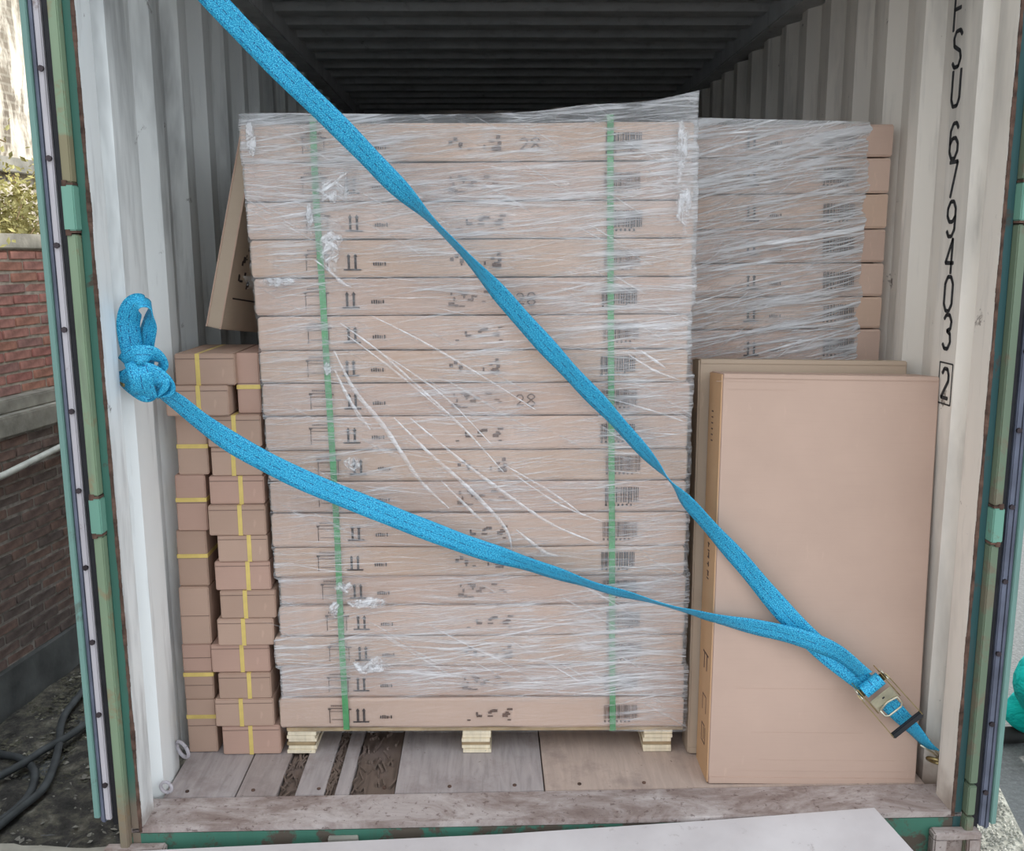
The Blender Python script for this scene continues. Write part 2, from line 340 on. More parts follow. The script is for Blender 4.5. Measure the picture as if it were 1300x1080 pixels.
# floor: plywood sheets with joints, splintered strips between some of them
fl = MB().box(-W, W, FL0, 12, -.16, -.028).build('floor', M['splinter']); struct(fl, 'worn plywood floor of the container')
edges = [(-1.165, 0), (at(300, 1007, z=0).x, 2), (at(352, 1007, z=0).x, 0), (at(374, 1007, z=0).x, 0), (at(412, 1007, z=0).x, 2), (at(424, 1007, z=0).x, 0), (at(444, 1007, z=0).x, 0), (at(500, 1007, z=0).x, 0), (at(692, 1007, z=0).x, 1), (1.165, 0)]
drop = {2: 'splinter', 4: 'splinter', 6: 'splinter'}
for i in range(len(edges)-1):
    x0, x1 = edges[i][0], edges[i+1][0]; z = -.016 if i in drop else random.uniform(-.002, .0)
    mt = M['splinter'] if i in drop else M['ply'][edges[i][1]]
    y0 = FL0+.004; k = 0
    while y0 < 11.9:
        y1 = min(y0+(2.4 if not (k == 0 and i % 2) else 1.4), 11.95); k += 1
        p = MB().box(x0+.002, x1-.002, y0, y1-.003, -.028, z).build('floor_panel', mt, fl, bevel=.0015 if i not in drop else 0); y0 = y1
    if i in drop:
        sp = MB()
        for q in range(160):
            sx = random.uniform(x0, x1-.01); sy = random.uniform(FL0, 1.6); l = random.uniform(.01, .06)
            sp.obox((sx, sy+l/2, z+.004), (.001+random.random()*.003, 0, 0), (random.uniform(-.01, .01), l/2, 0), (0, 0, .004+random.random()*.004))
        s_ = sp.build('splinter', M['splinter'], fl); s_['kind'] = 'stuff'
sc_ = MB()
for x in [q/10 for q in range(-11, 12, 2)]:
    for y in (FL0+.035, .75): sc_.tube([(x, y, -.003), (x, y, .002)], .006, 8)
s_ = sc_.build('floor_screw', M['rust'], fl); s_['kind'] = 'stuff'
# threshold
th = MB(); th.box(-1.2, 1.2, 0, FL0, -.006, 0); th.box(-1.2, 1.2, 0, .006, -.18, -.004); th.box(-1.2, 1.2, -.004, .012, -.014, .003)
bm_t = struct(th.build('threshold', M['sill'], bevel=.002), 'worn mud-stained steel threshold plate of the container'); bm_t.name = 'trim_4'
MB().box(-1.2, 1.2, -.003, .002, -.17, -.016).build('sill_face', M['sill_face'], bm_t)['label'] = 'green painted front face of the threshold'
hb = MB(); a = at(416, 1062, y=-.02).x; b = at(454, 1062, y=-.02).x
hb.box(a, b, -.02, -.002, -.045, -.033); hb.box(a, a+.02, -.02, -.002, -.075, -.04); hb.box(b-.02, b, -.02, -.002, -.075, -.04)
hb.build('bracket', M['concrete'], bm_t, bevel=.002)['label'] = 'small grey metal bracket welded on the sill'
for s, nm, lb in ((-1, 'corner_casting', 'rust-brown steel corner block at the foot of the left door post'), (1, 'corner_casting', 'grey steel corner block at the foot of the right door post')):
    x0, x1 = (-1.27, -1.10) if s < 0 else (1.105, 1.245)
    c_ = MB()
    c_.box(x0, x1, -.043, -.004, -.066, -.042); c_.box(x0, x1, -.043, -.004, -.2, -.175)
    c_.box(x0, x0+.04, -.043, -.004, -.18, -.06); c_.box(x1-.04, x1, -.043, -.004, -.18, -.06); c_.box(x0, x1, -.02, -.004, -.18, -.06)
    tag(c_.build(nm, M['sill'], bevel=.005), lb, 'corner block')

# ------------------------------------------------------------------ posts, doors
def glyph(mb, pts, o, ux, uz, wd):
    for i in range(len(pts)-1):
        p = o+ux*pts[i][0]+uz*pts[i][1]; q = o+ux*pts[i+1][0]+uz*pts[i+1][1]; t = (q-p)
        if t.length < 1e-6: continue
        t.normalize(); nrm = ux.normalized().cross(uz.normalized()); b = t.cross(nrm)*wd/2; e = t*wd*.35
        mb.prism([p-e*.6+b*.6, p+e*.1+b, q-e*.1+b, q+e*.6+b*.6, q+e*.6-b*.6, q-e*.1-b, p+e*.1-b, p-e*.6-b*.6], nrm*.0006)
for s, nm in ((-1, 'trim_5'), (1, 'trim_6')):
    side = 'left' if s < 0 else 'right'
    post = MB(); X = lambda a, b: (min(s*a, s*b), max(s*a, s*b))
    x0, x1 = X(1.172, 1.20); post.box(x0, x1, -.004, .09, -.19, 2.75)
    po = struct(post.build(nm, M['teal' if s < 0 else 'teal_dark'], bevel=.003), 'teal green steel corner post on the %s of the opening' % side)
    rag = MB()                                   # flaked rusty paint edge along the post
    z = -.01; prev = None; pts = []
    while z < 2.6: pts.append(z); z += .012
    for z in pts:
        wd = .002+.007*max(0, mn.noise(Vector((s*3, 0, z*9)))+.35)+random.random()*.002
        a_, b_ = X(1.172-wd*.6, 1.174+wd*.6); rag.box(a_, b_, -.0065, -.003, z, z+.0125)
    o_ = rag.build('flaked_edge', M['rust'], po); o_['kind'] = 'stuff'
    x0, x1 = X(1.20, 1.2245)
    segs = [(-.17, .875), (.985, 1.665), (1.79, 2.75)] if s < 0 else [(-.17, .0), (.006, .10), (.106, .82), (.93, 1.68), (1.79, 2.75)]
    for k, (z0, z1) in enumerate(segs):
        fo = MB().box(x0, x1, -.03, .06, z0, z1-.002).build('post_flange', M['pale_green' if s < 0 else 'olive_green'], po, bevel=.003)
        if k == 0: fo['label'] = 'pale green flange of the post, rusty at the foot'
    for (z0, z1) in ([(.882, .978), (1.672, 1.783)] if s < 0 else [(.827, .923), (1.687, 1.783)]):
        h = empty('hinge', (0, 0, 0)); h.parent = po
        MB().box(x0-.002, x1+.004, -.037, .02, z0, z1).build('hinge_block', M['mint'], h, bevel=.003)
        hp = MB(); hp.tube([(s*1.219, -.03, z0-.012), (s*1.219, -.03, z1+.012)], .007, 10); hp.build('hinge_pin', M['rust'], h)
        rp = MB(); rp.box(x0-.001, x1+.002, -.033, .02, z0-.006, z0); rp.box(x0-.001, x1+.002, -.033, .02, z1, z1+.006); rp.build('rust_joint', M['rust'], h)
    # door leaf folded back along the outside of the container
    zb = .045 if s < 0 else -.03; zt = 2.55
    x0, x1 = X(1.236, 1.292); d = MB()
    d.box(x0, x1, .02, 1.16, zb+.02, zt)
    do = struct(d.build('door_1' if s < 0 else 'door_2', M['teal'], bevel=.004), '%s container door leaf folded back along the outside wall' % side)
    x0, x1 = X(1.279, 1.295); MB().box(x0, x1, -.02, 1.16, zb, zt).build('door_skin', M['edge_green'], do, bevel=.002)
    x0, x1 = X(1.264, 1.282); g_ = MB().box(x0, x1, -.012, .05, zb-.02, zt).build('door_gasket', M['gasket'], do, bevel=.005)
    x0, x1 = X(1.226, 1.250); MB().box(x0, x1, -.006, .06, zb-.03, zt).build('rubber_lip', M['rubber'], do, bevel=.004)
    x0, x1 = X(1.249, 1.266)
    rs = MB().box(x0, x1, -.014, .03, zb-.01, zt).build('retainer_strip', M['retainer'] if s < 0 else M['gasket'], do, bevel=.003)
    z = zb+.10
    while z < zt:
        MB().tube([(s*1.2575, -.020, z), (s*1.2575, -.013, z)], .0075, 8).build('bolt', M['bolt'], rs); z += .213
    # ribs of the outer skin (pushed in and out like the walls)
    rb = MB(); z = zb+.15
    while z < zt-.2: x0, x1 = X(1.295, 1.31); rb.box(x0, x1, .1, 1.08, z, z+.12); z += .28
    rb.build('pressed_rib', M['edge_green'], do, bevel=.01)

# stencilled number, reading downwards on the flat strip by the door
G = {'F': [[(0, 0), (0, 1), (1, 1)], [(0, .58), (.8, .58)]],
     'S': [[(1, .86), (.75, 1), (.25, 1), (0, .82), (.1, .6), (.85, .42), (1, .22), (.75, 0), (.25, 0), (0, .14)]],
     'U': [[(0, 1), (0, .2), (.25, 0), (.75, 0), (1, .2), (1, 1)]],
     '6': [[(.95, .85), (.7, 1), (.3, 1), (0, .8), (0, .2), (.3, 0), (.7, 0), (1, .2), (1, .42), (.7, .58), (.3, .58), (0, .42)]],
     '7': [[(0, 1), (1, 1), (.35, 0)]],
     '9': [[(.05, .15), (.3, 0), (.7, 0), (1, .2), (1, .8), (.7, 1), (.3, 1), (0, .8), (0, .58), (.3, .42), (.7, .42), (1, .58)]],
     '4': [[(.75, 0), (.75, 1), (0, .3), (1, .3)]],
     '0': [[(0, .2), (.3, 0), (.7, 0), (1, .2), (1, .8), (.7, 1), (.3, 1), (0, .8), (0, .2)]],
     '3': [[(.05, .87), (.3, 1), (.7, 1), (1, .82), (.9, .6), (.5, .53), (.9, .45), (1, .2), (.7, 0), (.3, 0), (.05, .13)]],
     '2': [[(.08, .8), (.3, .95), (.7, .95), (.9, .78), (.9, .6), (.1, .08), (.95, .08)]]}
for ch, py in zip('FSU6794032', (14, 62, 112, 179, 228, 278, 325, 373, 421, 487)):
    yy = .322-.09*py/490; c = at(1212, py, x=W-.001); c = Vector((W-.0018, yy, CAM.z+(c.z-CAM.z)*(yy+2.48)/(c.y+2.48)))
    hh = .098; ww = .046; mb = MB(); o = c+Vector((0, ww/2, -hh/2)); ux = Vector((0, -ww, 0)); uz = Vector((0, 0, hh))
    for pl in G[ch]: glyph(mb, pl, o, ux, uz, .0115)
    if ch == '2':
        for pl in [[(-.35, -.1), (1.35, -.1), (1.35, 1.12), (-.35, 1.12), (-.35, -.1)]]: glyph(mb, pl, o, ux, uz, .0045)
    g = mb.build('stencil_character', M['stencil'], wr)

# ------------------------------------------------------------------ ground, docks, dock plate
struct(MB().box(-60, 60, -30, 60, -1.2, -1.0).build('ground', M['asphalt']), 'grey yard surface around the container')
gd = MB(); nx, ny = 60, 90
for j in range(ny+1):
    for i in range(nx+1):
        x = -3.1+i*1.85/nx; y = -1+j*9/ny
        gd.v.append((x, y, -.985+.03*mn.noise(Vector((x*5, y*5, 0)))+.02*mn.noise(Vector((x*17, y*17, 3)))))
gd.f = [(j*(nx+1)+i, j*(nx+1)+i+1, (j+1)*(nx+1)+i+1, (j+1)*(nx+1)+i) for j in range(ny) for i in range(nx)]
struct(gd.build('ground_dirt', M['dirt'], smooth=True), 'dark littered dirt strip between brick wall and container')
def scatter(name, n, fx, fy, z, s0, s1, mat, flat=1., label=None, cat=None):
    mb = MB()
    for q in range(n):
        x = random.uniform(*fx); y = random.uniform(*fy); s = random.uniform(s0, s1); a = random.random()*6.28
        u = Vector((math.cos(a), math.sin(a), random.uniform(-.4, .4)))*s; v = Vector((-math.sin(a), math.cos(a), random.uniform(-.4, .4)))*s*random.uniform(.4, .9)
        wz = u.cross(v).normalized()*s*flat*random.uniform(.3, .8); c = Vector((x, y, z+s*.3*flat+(.004 if flat < .3 else 0)))
        mb.add([c+u, c+v, c-u, c-v, c+wz, c-wz], [(0, 1, 4), (1, 2, 4), (2, 3, 4), (3, 0, 4), (1, 0, 5), (2, 1, 5), (3, 2, 5), (0, 3, 5)])
    return tag(mb.build(name, mat), label, cat, kind='stuff')
scatter('leaf_litter', 7000, (-2.9, -1.9), (1.9, 4.2), -.985, .004, .016, M['leafd'], .3, 'dry leaf litter and scraps on the dark dirt', 'litter')
scatter('rubble', 900, (-2.8, -1.35), (.6, 4), -.985, .004, .02, M['concrete'], .8, 'small grey rubble on the dirt beside the hoses', 'rubble')
# concrete dock lip at lower left, gravel dock at right
mb = MB(); pts = []; x = -1.24
far = []
while x > -5: far.append((x, .205-(x+1.28)*.06+random.uniform(-.012, .012))); x -= random.uniform(.03, .11)
outline = [(-1.24, -4, -.2)]+[(a_, b_, -.2) for a_, b_ in far]+[(-5, -4, -.2)]
mb.prism(outline, (0, 0, -.8)); struct(mb.build('dock_left', M['concrete']), 'pale chipped concrete edge of the loading dock')
bpy.data.objects['dock_left'].name = 'floor_dock_left'
mb = MB(); mb.prism([(-1.23, -4, -.26), (-1.23, -.04, -.26), (1.27, -.04, -.26), (1.27, -4, -.26)], (0, 0, -.74)); struct(mb.build('floor_dock_front', M['concrete']), 'concrete loading dock in front of the container')
e0 = at(1262, 985, z=-.25); e1 = at(1300, 1062, z=-.25); dv = (e0-e1)
mb = MB(); top = [(1.275, -4, -.25), (1.275, 1.6, -.25), tuple(e1+dv*2.2), tuple(e0), tuple(e1), tuple(e1+Vector((-.02, -3, 0)))]
mb.prism(top, (0, 0, -.75)); struct(mb.build('floor_dock_right', M['gravel']), 'pale gravel ledge beside the right door')
gs = MB(); random.seed(11)
gv = []
while len(gv) < 2600:
    x = random.uniform(1.28, 1.75); y = random.uniform(-.1, 1.1)
    xe = e1.x+(y-e1.y)*dv.x/dv.y
    if x < xe-.005: gv.append((x, y))
for x, y in gv:
    s = random.uniform(.003, .011); a = random.random()*6.28; u = Vector((math.cos(a), math.sin(a), .2))*s; v = Vector((-math.sin(a), math.cos(a), .1))*s*.7; c = Vector((x, y, -.249)); wz = Vector((0, 0, s*.6))
    gs.add([c+u, c+v, c-u, c-v, c+wz, c-wz], [(0, 1, 4), (1, 2, 4), (2, 3, 4), (3, 0, 4), (1, 0, 5), (2, 1, 5), (3, 2, 5), (0, 3, 5)])
tag(gs.build('gravel', M['stone']), 'loose pale gravel chips on the ledge by the right door', 'gravel', kind='stuff')
# dock plate
A = at(172, 1079, y=-.045); B = at(640, 1057.5, y=-.03); D_ = at(905, 1040, y=-.012); E_ = Vector((.945, .004, .018)); G_ = Vector((.998, -.28, -.004)); Hh = Vector((1.16, -1.7, -.03)); I_ = Vector((-1.15, -1.7, -.13))
pl = MB(); pl.prism([A, B, D_, E_, G_, Hh, I_], (0, 0, -.014))
tag(pl.build('dock_plate', M['plate'], bevel=.003), 'pale scuffed steel dock plate bridging to the threshold', 'dock plate')

# ------------------------------------------------------------------ left background: brick wall, ledge, pipe, hoses, house, vine
WO = Vector((-2.964, 2.584, -1.0)); WD = Vector((.159, .987, 0)).normalized(); WN = Vector((WD.y, -WD.x, 0))
def wbox(mb, s0, s1, n0, n1, z0, z1):
    c = WO+WD*((s0+s1)/2)+WN*((n0+n1)/2); c.z = (z0+z1)/2
    return mb.obox(c, WD*((s1-s0)/2), WN*((n1-n0)/2), (0, 0, (z1-z0)/2))
def brickwall(name, z0, rows, nface, mats, mort, label, ind, base=None):
    mb = MB(); wbox(mb, -5, 9, nface-.25, nface-.007, z0, z0+rows*.0655)
    wo = struct(mb.build(name, mort), label); rest = MB(); shared = {}
    for r in range(rows):
        s = -5+(0 if r % 2 else .125); zc = z0+r*.0655
        while s < 9:
            l = .238; pr = random.uniform(-.006, .006)
            if ind[0] <= s <= ind[1]:
                k = random.randrange(len(mats))
                if k not in shared:
                    b = MB(); b.box(-l/2, l/2, -.03, .006, -.0245, .0255); b.build('brick', mats[k], wo, bevel=.004); shared[k] = b_o = bpy.data.objects[-1] if False else wo.children[-1]
                    o = b_o
                else: o = copy_child(shared[k], wo)
                p = WO+WD*(s+l/2)+WN*(nface+pr-.006); p.z = zc+.03
                o.location = p; o.rotation_euler = (random.uniform(-.02, .02), random.uniform(-.02, .02), math.atan2(WD.y, WD.x)+math.pi+random.uniform(-.015, .015)) 
            else: wbox(rest, s, s+l, nface-.04, nface+pr, zc+.004, zc+.057)
            s += .25
    o = rest.build('brick_courses', mats[0], wo); o['kind'] = 'stuff'
    return wo
brickwall('wall_yard_lower', -.72, 20, 0, M['brickd'], M['mortard'], 'lower brick wall in painted-in shade beyond the left door', (-.4, 1.3))
brickwall('wall_yard_upper', .80, 13, -.10, M['brick'], M['mortar'], 'red brick wall above the concrete ledge', (-.4, 1.1))
mb = MB(); wbox(mb, -5, 9, -.3, .03, -1, -.72); struct(mb.build('baseboard_yard', M['plinth']), 'dark rendered foot of the yard wall')
mb = MB(); wbox(mb, -5, 9, -.35, .035, .60, .72); wbox(mb, -5, 9, -.35, -.02, .72, .80); struct(mb.build('trim_7', M['concrete'], bevel=.008), 'pale concrete ledge between upper and lower brick wall')
mb = MB(); wbox(mb, -5, 9, -.38, -.07, 1.652, 1.74); struct(mb.build('trim_8', M['concrete'], bevel=.006), 'concrete coping on top of the brick wall')
pp = MB(); pp.tube([WO+WD*s+WN*.05+Vector((0, 0, z)) for s, z in ((-4, 1.18), (.2, 1.405), (.85, 1.468), (5, 1.83))], .02, 12)
pi = pp.build('pipe', M['pipe'], smooth=True); tag(pi, 'white plastic pipe running along the lower brick wall', 'pipe')
for s, z in ((0.02, 1.396), (2.4, 1.6)):
    c = MB(); p = WO+WD*s+WN*.025+Vector((0, 0, z-.0)); c.obox(p, WD*.012, WN*.03, (0, 0, .027)); c.build('pipe_clip', M['pipe'], pi)
hoses = [([(-14, 951), (0, 957), (24, 962), (41, 974), (44, 988), (36, 1010), (14, 1032), (-20, 1056)], 'dark hose bent in a tight loop at the corner of the dirt strip'),
         ([(112, 862), (104, 878), (84, 904), (77, 923), (75, 945), (67, 976), (53, 1003), (24, 1027), (-16, 1060)], 'dark hose curving along the dirt toward the left door'),
         ([(122, 911), (112, 916), (89, 933), (55, 952), (29, 969), (-12, 991)], 'dark hose lying across the others on the dirt')]
for k, (ps, lb) in enumerate(hoses):
    mb = MB(); q = smoothpts([tuple(at(x, y, z=-.955+k*.012)) for x, y in ps], 10); mb.tube(q, .02, 10)
    ho = mb.build('hose', M['hose'], smooth=True); tag(ho, lb, 'hose', 'hoses on the dirt')
    pt = Vector(q[0]); t = (Vector(q[1])-pt).normalized()
    MB().tube([pt-t*.03, pt+t*.03], .025, 10).build('hose_coupling', M['bolt'], ho)
# house beyond the wall
mb = MB(); HN = -1.6
wbox(mb, -7, 12, HN-.3, HN, -1, 7.5); hs = mb.build('house', M['plaster']); tag(hs, 'sunlit house wall with peeling plaster beyond the brick wall', 'house')
mb = MB(); wbox(mb, -6, 11, HN, HN+.10, 2.28, 2.40); mb.build('wall_band', M['concrete'], hs, bevel=.006)
mb = MB(); wbox(mb, .55, 1.35, HN-.02, HN+.04, 1.5, 2.2)
wf = mb.build('window', M['twig'], hs, bevel=.008)
mb = MB(); wbox(mb, .6, .94, HN+.03, HN+.045, 1.55, 2.15); wbox(mb, .97, 1.3, HN+.03, HN+.045, 1.55, 2.15); mb.build('pane', M['rubber'], wf)
mb = MB(); wbox(mb, -7.4, 12.4, HN-.4, HN+.5, 7.5, 7.65); mb.build('roof', M['concrete'], hs)
random.seed(5); vt = MB(); vl = MB(); ve = empty('dry_vine', tuple(WO+WD*.4+WN*-.5+Vector((0, 0, 2.7))), label='dry sunlit vine sprawling on top of the yard wall', cat='vine')
inv = ve.location
for q in range(34):
    s = random.uniform(-1.2, 2.6); p = WO+WD*s+WN*random.uniform(-.9, -.3); p.z = 1.70; pts = [p-inv]
    d = Vector((WD.x*random.uniform(-1, 1), WD.y*random.uniform(-1, 1), random.uniform(.15, .9)))
    big = random.random() < .35
    for k in range(9):
        d += Vector((random.uniform(-.35, .35), random.uniform(-.35, .35), random.uniform(-.35, .2))); p = p+d.normalized()*(.13 if big else .06)
        p.z = max(p.z, 1.76); pts.append(p-inv)
        for m_ in range(20):
            c = p-inv+Vector([random.gauss(0, .06) for _ in range(3)]); a = Vector([random.uniform(-1, 1) for _ in range(3)]).normalized(); b = a.orthogonal().normalized()
            l = random.uniform(.012, .032); vl.add([c-a*l, c+b*l*.5+a.cross(b)*l*.15, c+a*l, c-b*l*.5+a.cross(b)*l*.15], [(0, 1, 2), (0, 2, 3)])
    vt.tube(pts, .004, 4)
vt.build('stem', M['twig'], ve); lv = vl.build('leaves', M['leafv'], ve); lv['kind'] = 'stuff'

# ------------------------------------------------------------------ pallet under the main stack
SY = lambda x: .375-(x+.2)*.028            # front plane of the main stack, very slightly turned
SYAW = -math.atan(.028)
pal = empty('pallet', (-.2, .375, 0), label='pale wooden pallet with three laminated feet under the wrapped stack', cat='pallet'); pal.rotation_euler.z = SYAW
zt = .088
mb = MB().box(-.64, .655, .01, 1.0, zt-.012, zt); mb.build('deck_board', M['wood_dark'], pal, bevel=.001)
for cx in (at(382, 938, y=.39).x+.2, at(605, 940, y=.38).x+.2, at(835, 944, y=.36).x+.2):
    ft = empty('foot', (cx, 0, 0)); ft.parent = pal
    for k in range(6):
        z0 = k*.0126; j = random.uniform(-.003, .003); j2 = random.uniform(0, .008)
        MB().box(-.046+j, .046+j, .004+j2, .98, z0+.0006, z0+.0122).build('ply_layer', M['wood_pale'] if k != 2 else M['wood_dark'], ft, bevel=.0008)

# ------------------------------------------------------------------ printed marks (shared)
def rect(mb, x0, z0, x1, z1, d=.0007): mb.box(x0, x1, -d, .0003, z0, z1)
def print_arrows():
    mb = MB(); rect(mb, 0, 0, .052, .0045)
    for x in (.012, .032):
        rect(mb, x, .004, x+.007, .042); mb.prism([(x-.003, 0, .040), (x+.0035, 0, .050), (x+.010, 0, .040)], (0, -.0007, 0))
    for q in range(6): rect(mb, .088+q*.0068, .014, .088+q*.0068+random.choice((.002, .004)), .014+random.uniform(.008, .013))
    return mb
def print_bracket():
    mb = MB(); rect(mb, 0, .05, .062, .0525); rect(mb, .006, .04, .062, .0415); rect(mb, .004, 0, .0065, .05); rect(mb, .0, .046, .010, .052)
    rect(mb, .012, .012, .062, .0135); rect(mb, .066, 0, .0685, .05); rect(mb, .058, .046, .076, .0505)
    for q in range(9): rect(mb, .01+q*.006, .058, .0135+q*.006, .063)
    return mb
def print_barcode(seed):
    random.seed(seed); mb = MB(); x = 0
    while x < .105:
        w_ = random.choice((.0012, .0012, .0025, .004)); rect(mb, x, 0 if random.random() < .8 else -.004, x+w_, .048); x += w_+random.choice((.0015, .0025, .004))
    for q in range(7): rect(mb, q*.013, -.012, q*.013+.006, -.005)
    return mb
def print_blot(seed):
    random.seed(seed); mb = MB(); x = 0
    for q in range(15):
        x = random.uniform(0, .15); z = random.uniform(0, .042); rect(mb, x, z, x+random.choice((.006, .011, .018)), z+random.choice((.004, .007, .011)), .0006+.0001*q)
    return mb
def print_digits():
    mb = MB()
    for k, ch in enumerate('28'):
        o = Vector((k*.034, 0, 0)); ux = Vector((.024, 0, 0)); uz = Vector((0, 0, .036))
        for pl in (G['2'] if ch == '2' else [[(0, .25), (.3, 0), (.7, 0), (1, .25), (.5, .52), (0, .78), (.3, 1), (.7, 1), (1, .78), (.5, .52), (0, .25)]]): glyph(mb, pl, o, ux, uz, .004)
    return mb
PR = {}
for nm, mb, mt in (('printed_arrows', print_arrows(), 'ink'), ('printed_bracket', print_bracket(), 'ink_mid'), ('printed_barcode', print_barcode(3), 'ink'), ('printed_barcode_b', print_barcode(8), 'ink_mid'),
                   ('printed_logo', print_blot(1), 'ink_mid'), ('printed_logo_b', print_blot(12), 'ink_faint'), ('printed_logo_c', print_blot(33), 'ink_mid'), ('printed_digits', print_digits(), 'ink_faint')):
    me = bpy.data.meshes.new(nm); me.from_pydata(mb.v, [], mb.f); me.update(); me.materials.append(M[mt]); PR[nm] = me
def put_print(nm, parent, x, z, y=-.0003):
    o = bpy.data.objects.new('_'.join(nm.split('_')[:2]), PR[nm]); C.objects.link(o); o.parent = parent; o.location = (x, y, z); o['kind'] = 'stuff'; return o
random.seed(21)

# ------------------------------------------------------------------ long cartons of the wrapped stacks
def long_carton(w_, d_, h_, mat, j=.003, seed=0):
    """body with slightly bowed faces; origin at the lower left front corner"""
    mb = MB(); nx, nz = 26, 3; g = .0022
    def P(x, z): 
        bow = .004*mn.noise(Vector((x*3+seed, z*7, seed)))+.0025*mn.noise(Vector((x*11+seed, z*16, seed)))
        return bow
    xs = [w_*i/nx for i in range(nx+1)]; zs = [g+.0, g+.007, h_*.5, h_-g-.007, h_-g]
    idx = {}
    for iz, z in enumerate(zs):
        for ix, x in enumerate(xs):
            ins = .004 if iz in (0, len(zs)-1) else 0
            sag = .0022*mn.noise(Vector((x*5+seed, 9, seed))) if iz in (0, len(zs)-1) else 0
            insx = .003 if iz in (0, len(zs)-1) else 0; xx = min(max(x, insx), w_-insx)
            idx[ix, iz] = len(mb.v); mb.v.append((xx, P(x, z)+ins, z+sag))
    for iz in range(len(zs)-1):
        for ix in range(nx): mb.f.append((idx[ix, iz], idx[ix+1, iz], idx[ix+1, iz+1], idx[ix, iz+1]))
    k = len(mb.v); mb.v += [(.002, d_, g), (w_-.002, d_, g), (w_-.002, d_, h_-g), (.002, d_, h_-g)]
    L = [idx[0, i] for i in range(5)]; Rr = [idx[nx, i] for i in range(5)]
    mb.f += [tuple(L)+(k+3, k), tuple(Rr[::-1])+(k+1, k+2), (k+1, k, k+3, k+2), tuple(idx[i, 0] for i in range(nx, -1, -1))+(k, k+1), tuple(idx[i, 4] for i in range(nx+1))+(k+2, k+3)]
    return mb
ordn = ['topmost', 'second', 'third', 'fourth', 'fifth', 'sixth', 'seventh', 'eighth', 'ninth', 'tenth', 'eleventh', 'twelfth', 'thirteenth', 'fourteenth', 'fifteenth', 'sixteenth', 'seventeenth', 'lowest']
seam = [155, 205, 255, 303, 352, 400, 444, 486, 528, 571, 611, 651, 694, 732, 769, 807, 846, 886, 925]
lx = [306, 311, 315, 319, 324, 329, 331, 334, 338, 341, 344, 346, 349, 356, 356, 350, 358, 356]
rx = [880, 880, 880, 878, 878, 872, 872, 875, 872, 872, 870, 870, 868, 870, 868, 866, 868, 867]
zt_l = [at(610, y, y=SY(-.2)).z for y in seam]
gaps = []
for k in range(18):
    z1, z0 = zt_l[k], zt_l[k+1]
    if k == 17: z0 = .0895
    ym = (seam[k]+seam[k+1])/2; x0 = at(lx[k], ym, y=SY(-.85)).x; x1 = at(rx[k], ym, y=SY(.45)).x
    dy = random.uniform(0, .006)+(.006 if k in (13, 16) else 0)
    b = long_carton(x1-x0, 1.0, z1-z0, None, seed=k*1.7).build('long_carton', M['card'][k % 3]); b.location = (x0, SY(x0)+dy, z0); b.rotation_euler.z = SYAW
    where = ('lowest layer resting on the pallet' if k == 17 else 'topmost layer' if k == 0 else ordn[k]+' layer from the top')
    tag(b, 'long flat brown carton, %s of the film-wrapped main stack' % where, 'carton', 'long cartons of the main stack')
    h_ = z1-z0; wid = x1-x0; pxm = lambda px: at(px, ym, y=SY(0)).x-x0
    for xx in (.0, wid):
        f = MB(); s_ = -1 if xx == 0 else 1
        f.box(min(xx, xx+s_*.004), max(xx, xx+s_*.004), .006, .96, .01, h_-.008); f.build('end_flap', M['card_grey'], b, bevel=.001)
    off = random.uniform(-.012, .012)
    put_print('printed_arrows', b, pxm(432+k*.9)+off, .022, -.0025)
    put_print('printed_bracket', b, pxm(378+k*2.2)+off, .020, -.0025)
    put_print(('printed_barcode', 'printed_barcode_b')[k % 2], b, pxm(767)+off, .032, -.0025)
    put_print(('printed_logo', 'printed_logo_b', 'printed_logo_c')[k % 3], b, pxm(566+k*1.2)+off, .025, -.0025)
    if k in (0, 4, 7, 12): put_print('printed_digits', b, pxm(658)+off, .03, -.0025)
    if k < 17: gaps.append(z0)
# rear right stack
RY = .70
rs = [157, 200, 246, 291, 334, 377, 418, 461]
rz = [at(1000, y, y=RY).z for y in rs]; z = rz[-1]
while z > .2: z -= .1045; rz.append(z)
rz[-1] = .0885
rp = empty('pallet', (.84, RY+.01, 0), label='wooden pallet under the rear wrapped stack, behind the upright cartons', cat='pallet')
MB().box(-.32, .30, .01, .95, .076, .088).build('deck_board', M['wood_dark'], rp)
for cx in (-.25, 0, .25): MB().box(cx-.045, cx+.045, .0, .94, 0, .0755).build('foot', M['wood_pale'], rp, bevel=.002)
for k in range(len(rz)-1):
    x0 = .50; x1 = 1.164-random.random()*.004
    b = long_carton(x1-x0, .95, rz[k]-rz[k+1], None, seed=60+k*2.3).build('rear_carton', M['card'][(k+1) % 3]); b.location = (x0, RY+random.random()*.004, rz[k+1])
    tag(b, 'flat carton, %s of the rear wrapped stack at the right' % ('topmost layer' if k == 0 else ordn[k]+' layer from the top' if k < len(rz)-2 else 'lowest layer on the pallet'), 'carton', 'cartons of the rear stack')
    if k < 7:
        put_print('printed_arrows', b, at(944, (rs[k]+rs[k+1])/2, y=RY).x-x0, .026, -.003); put_print('printed_barcode', b, at(1045, (rs[k]+rs[k+1])/2, y=RY).x-x0, .035, -.003)

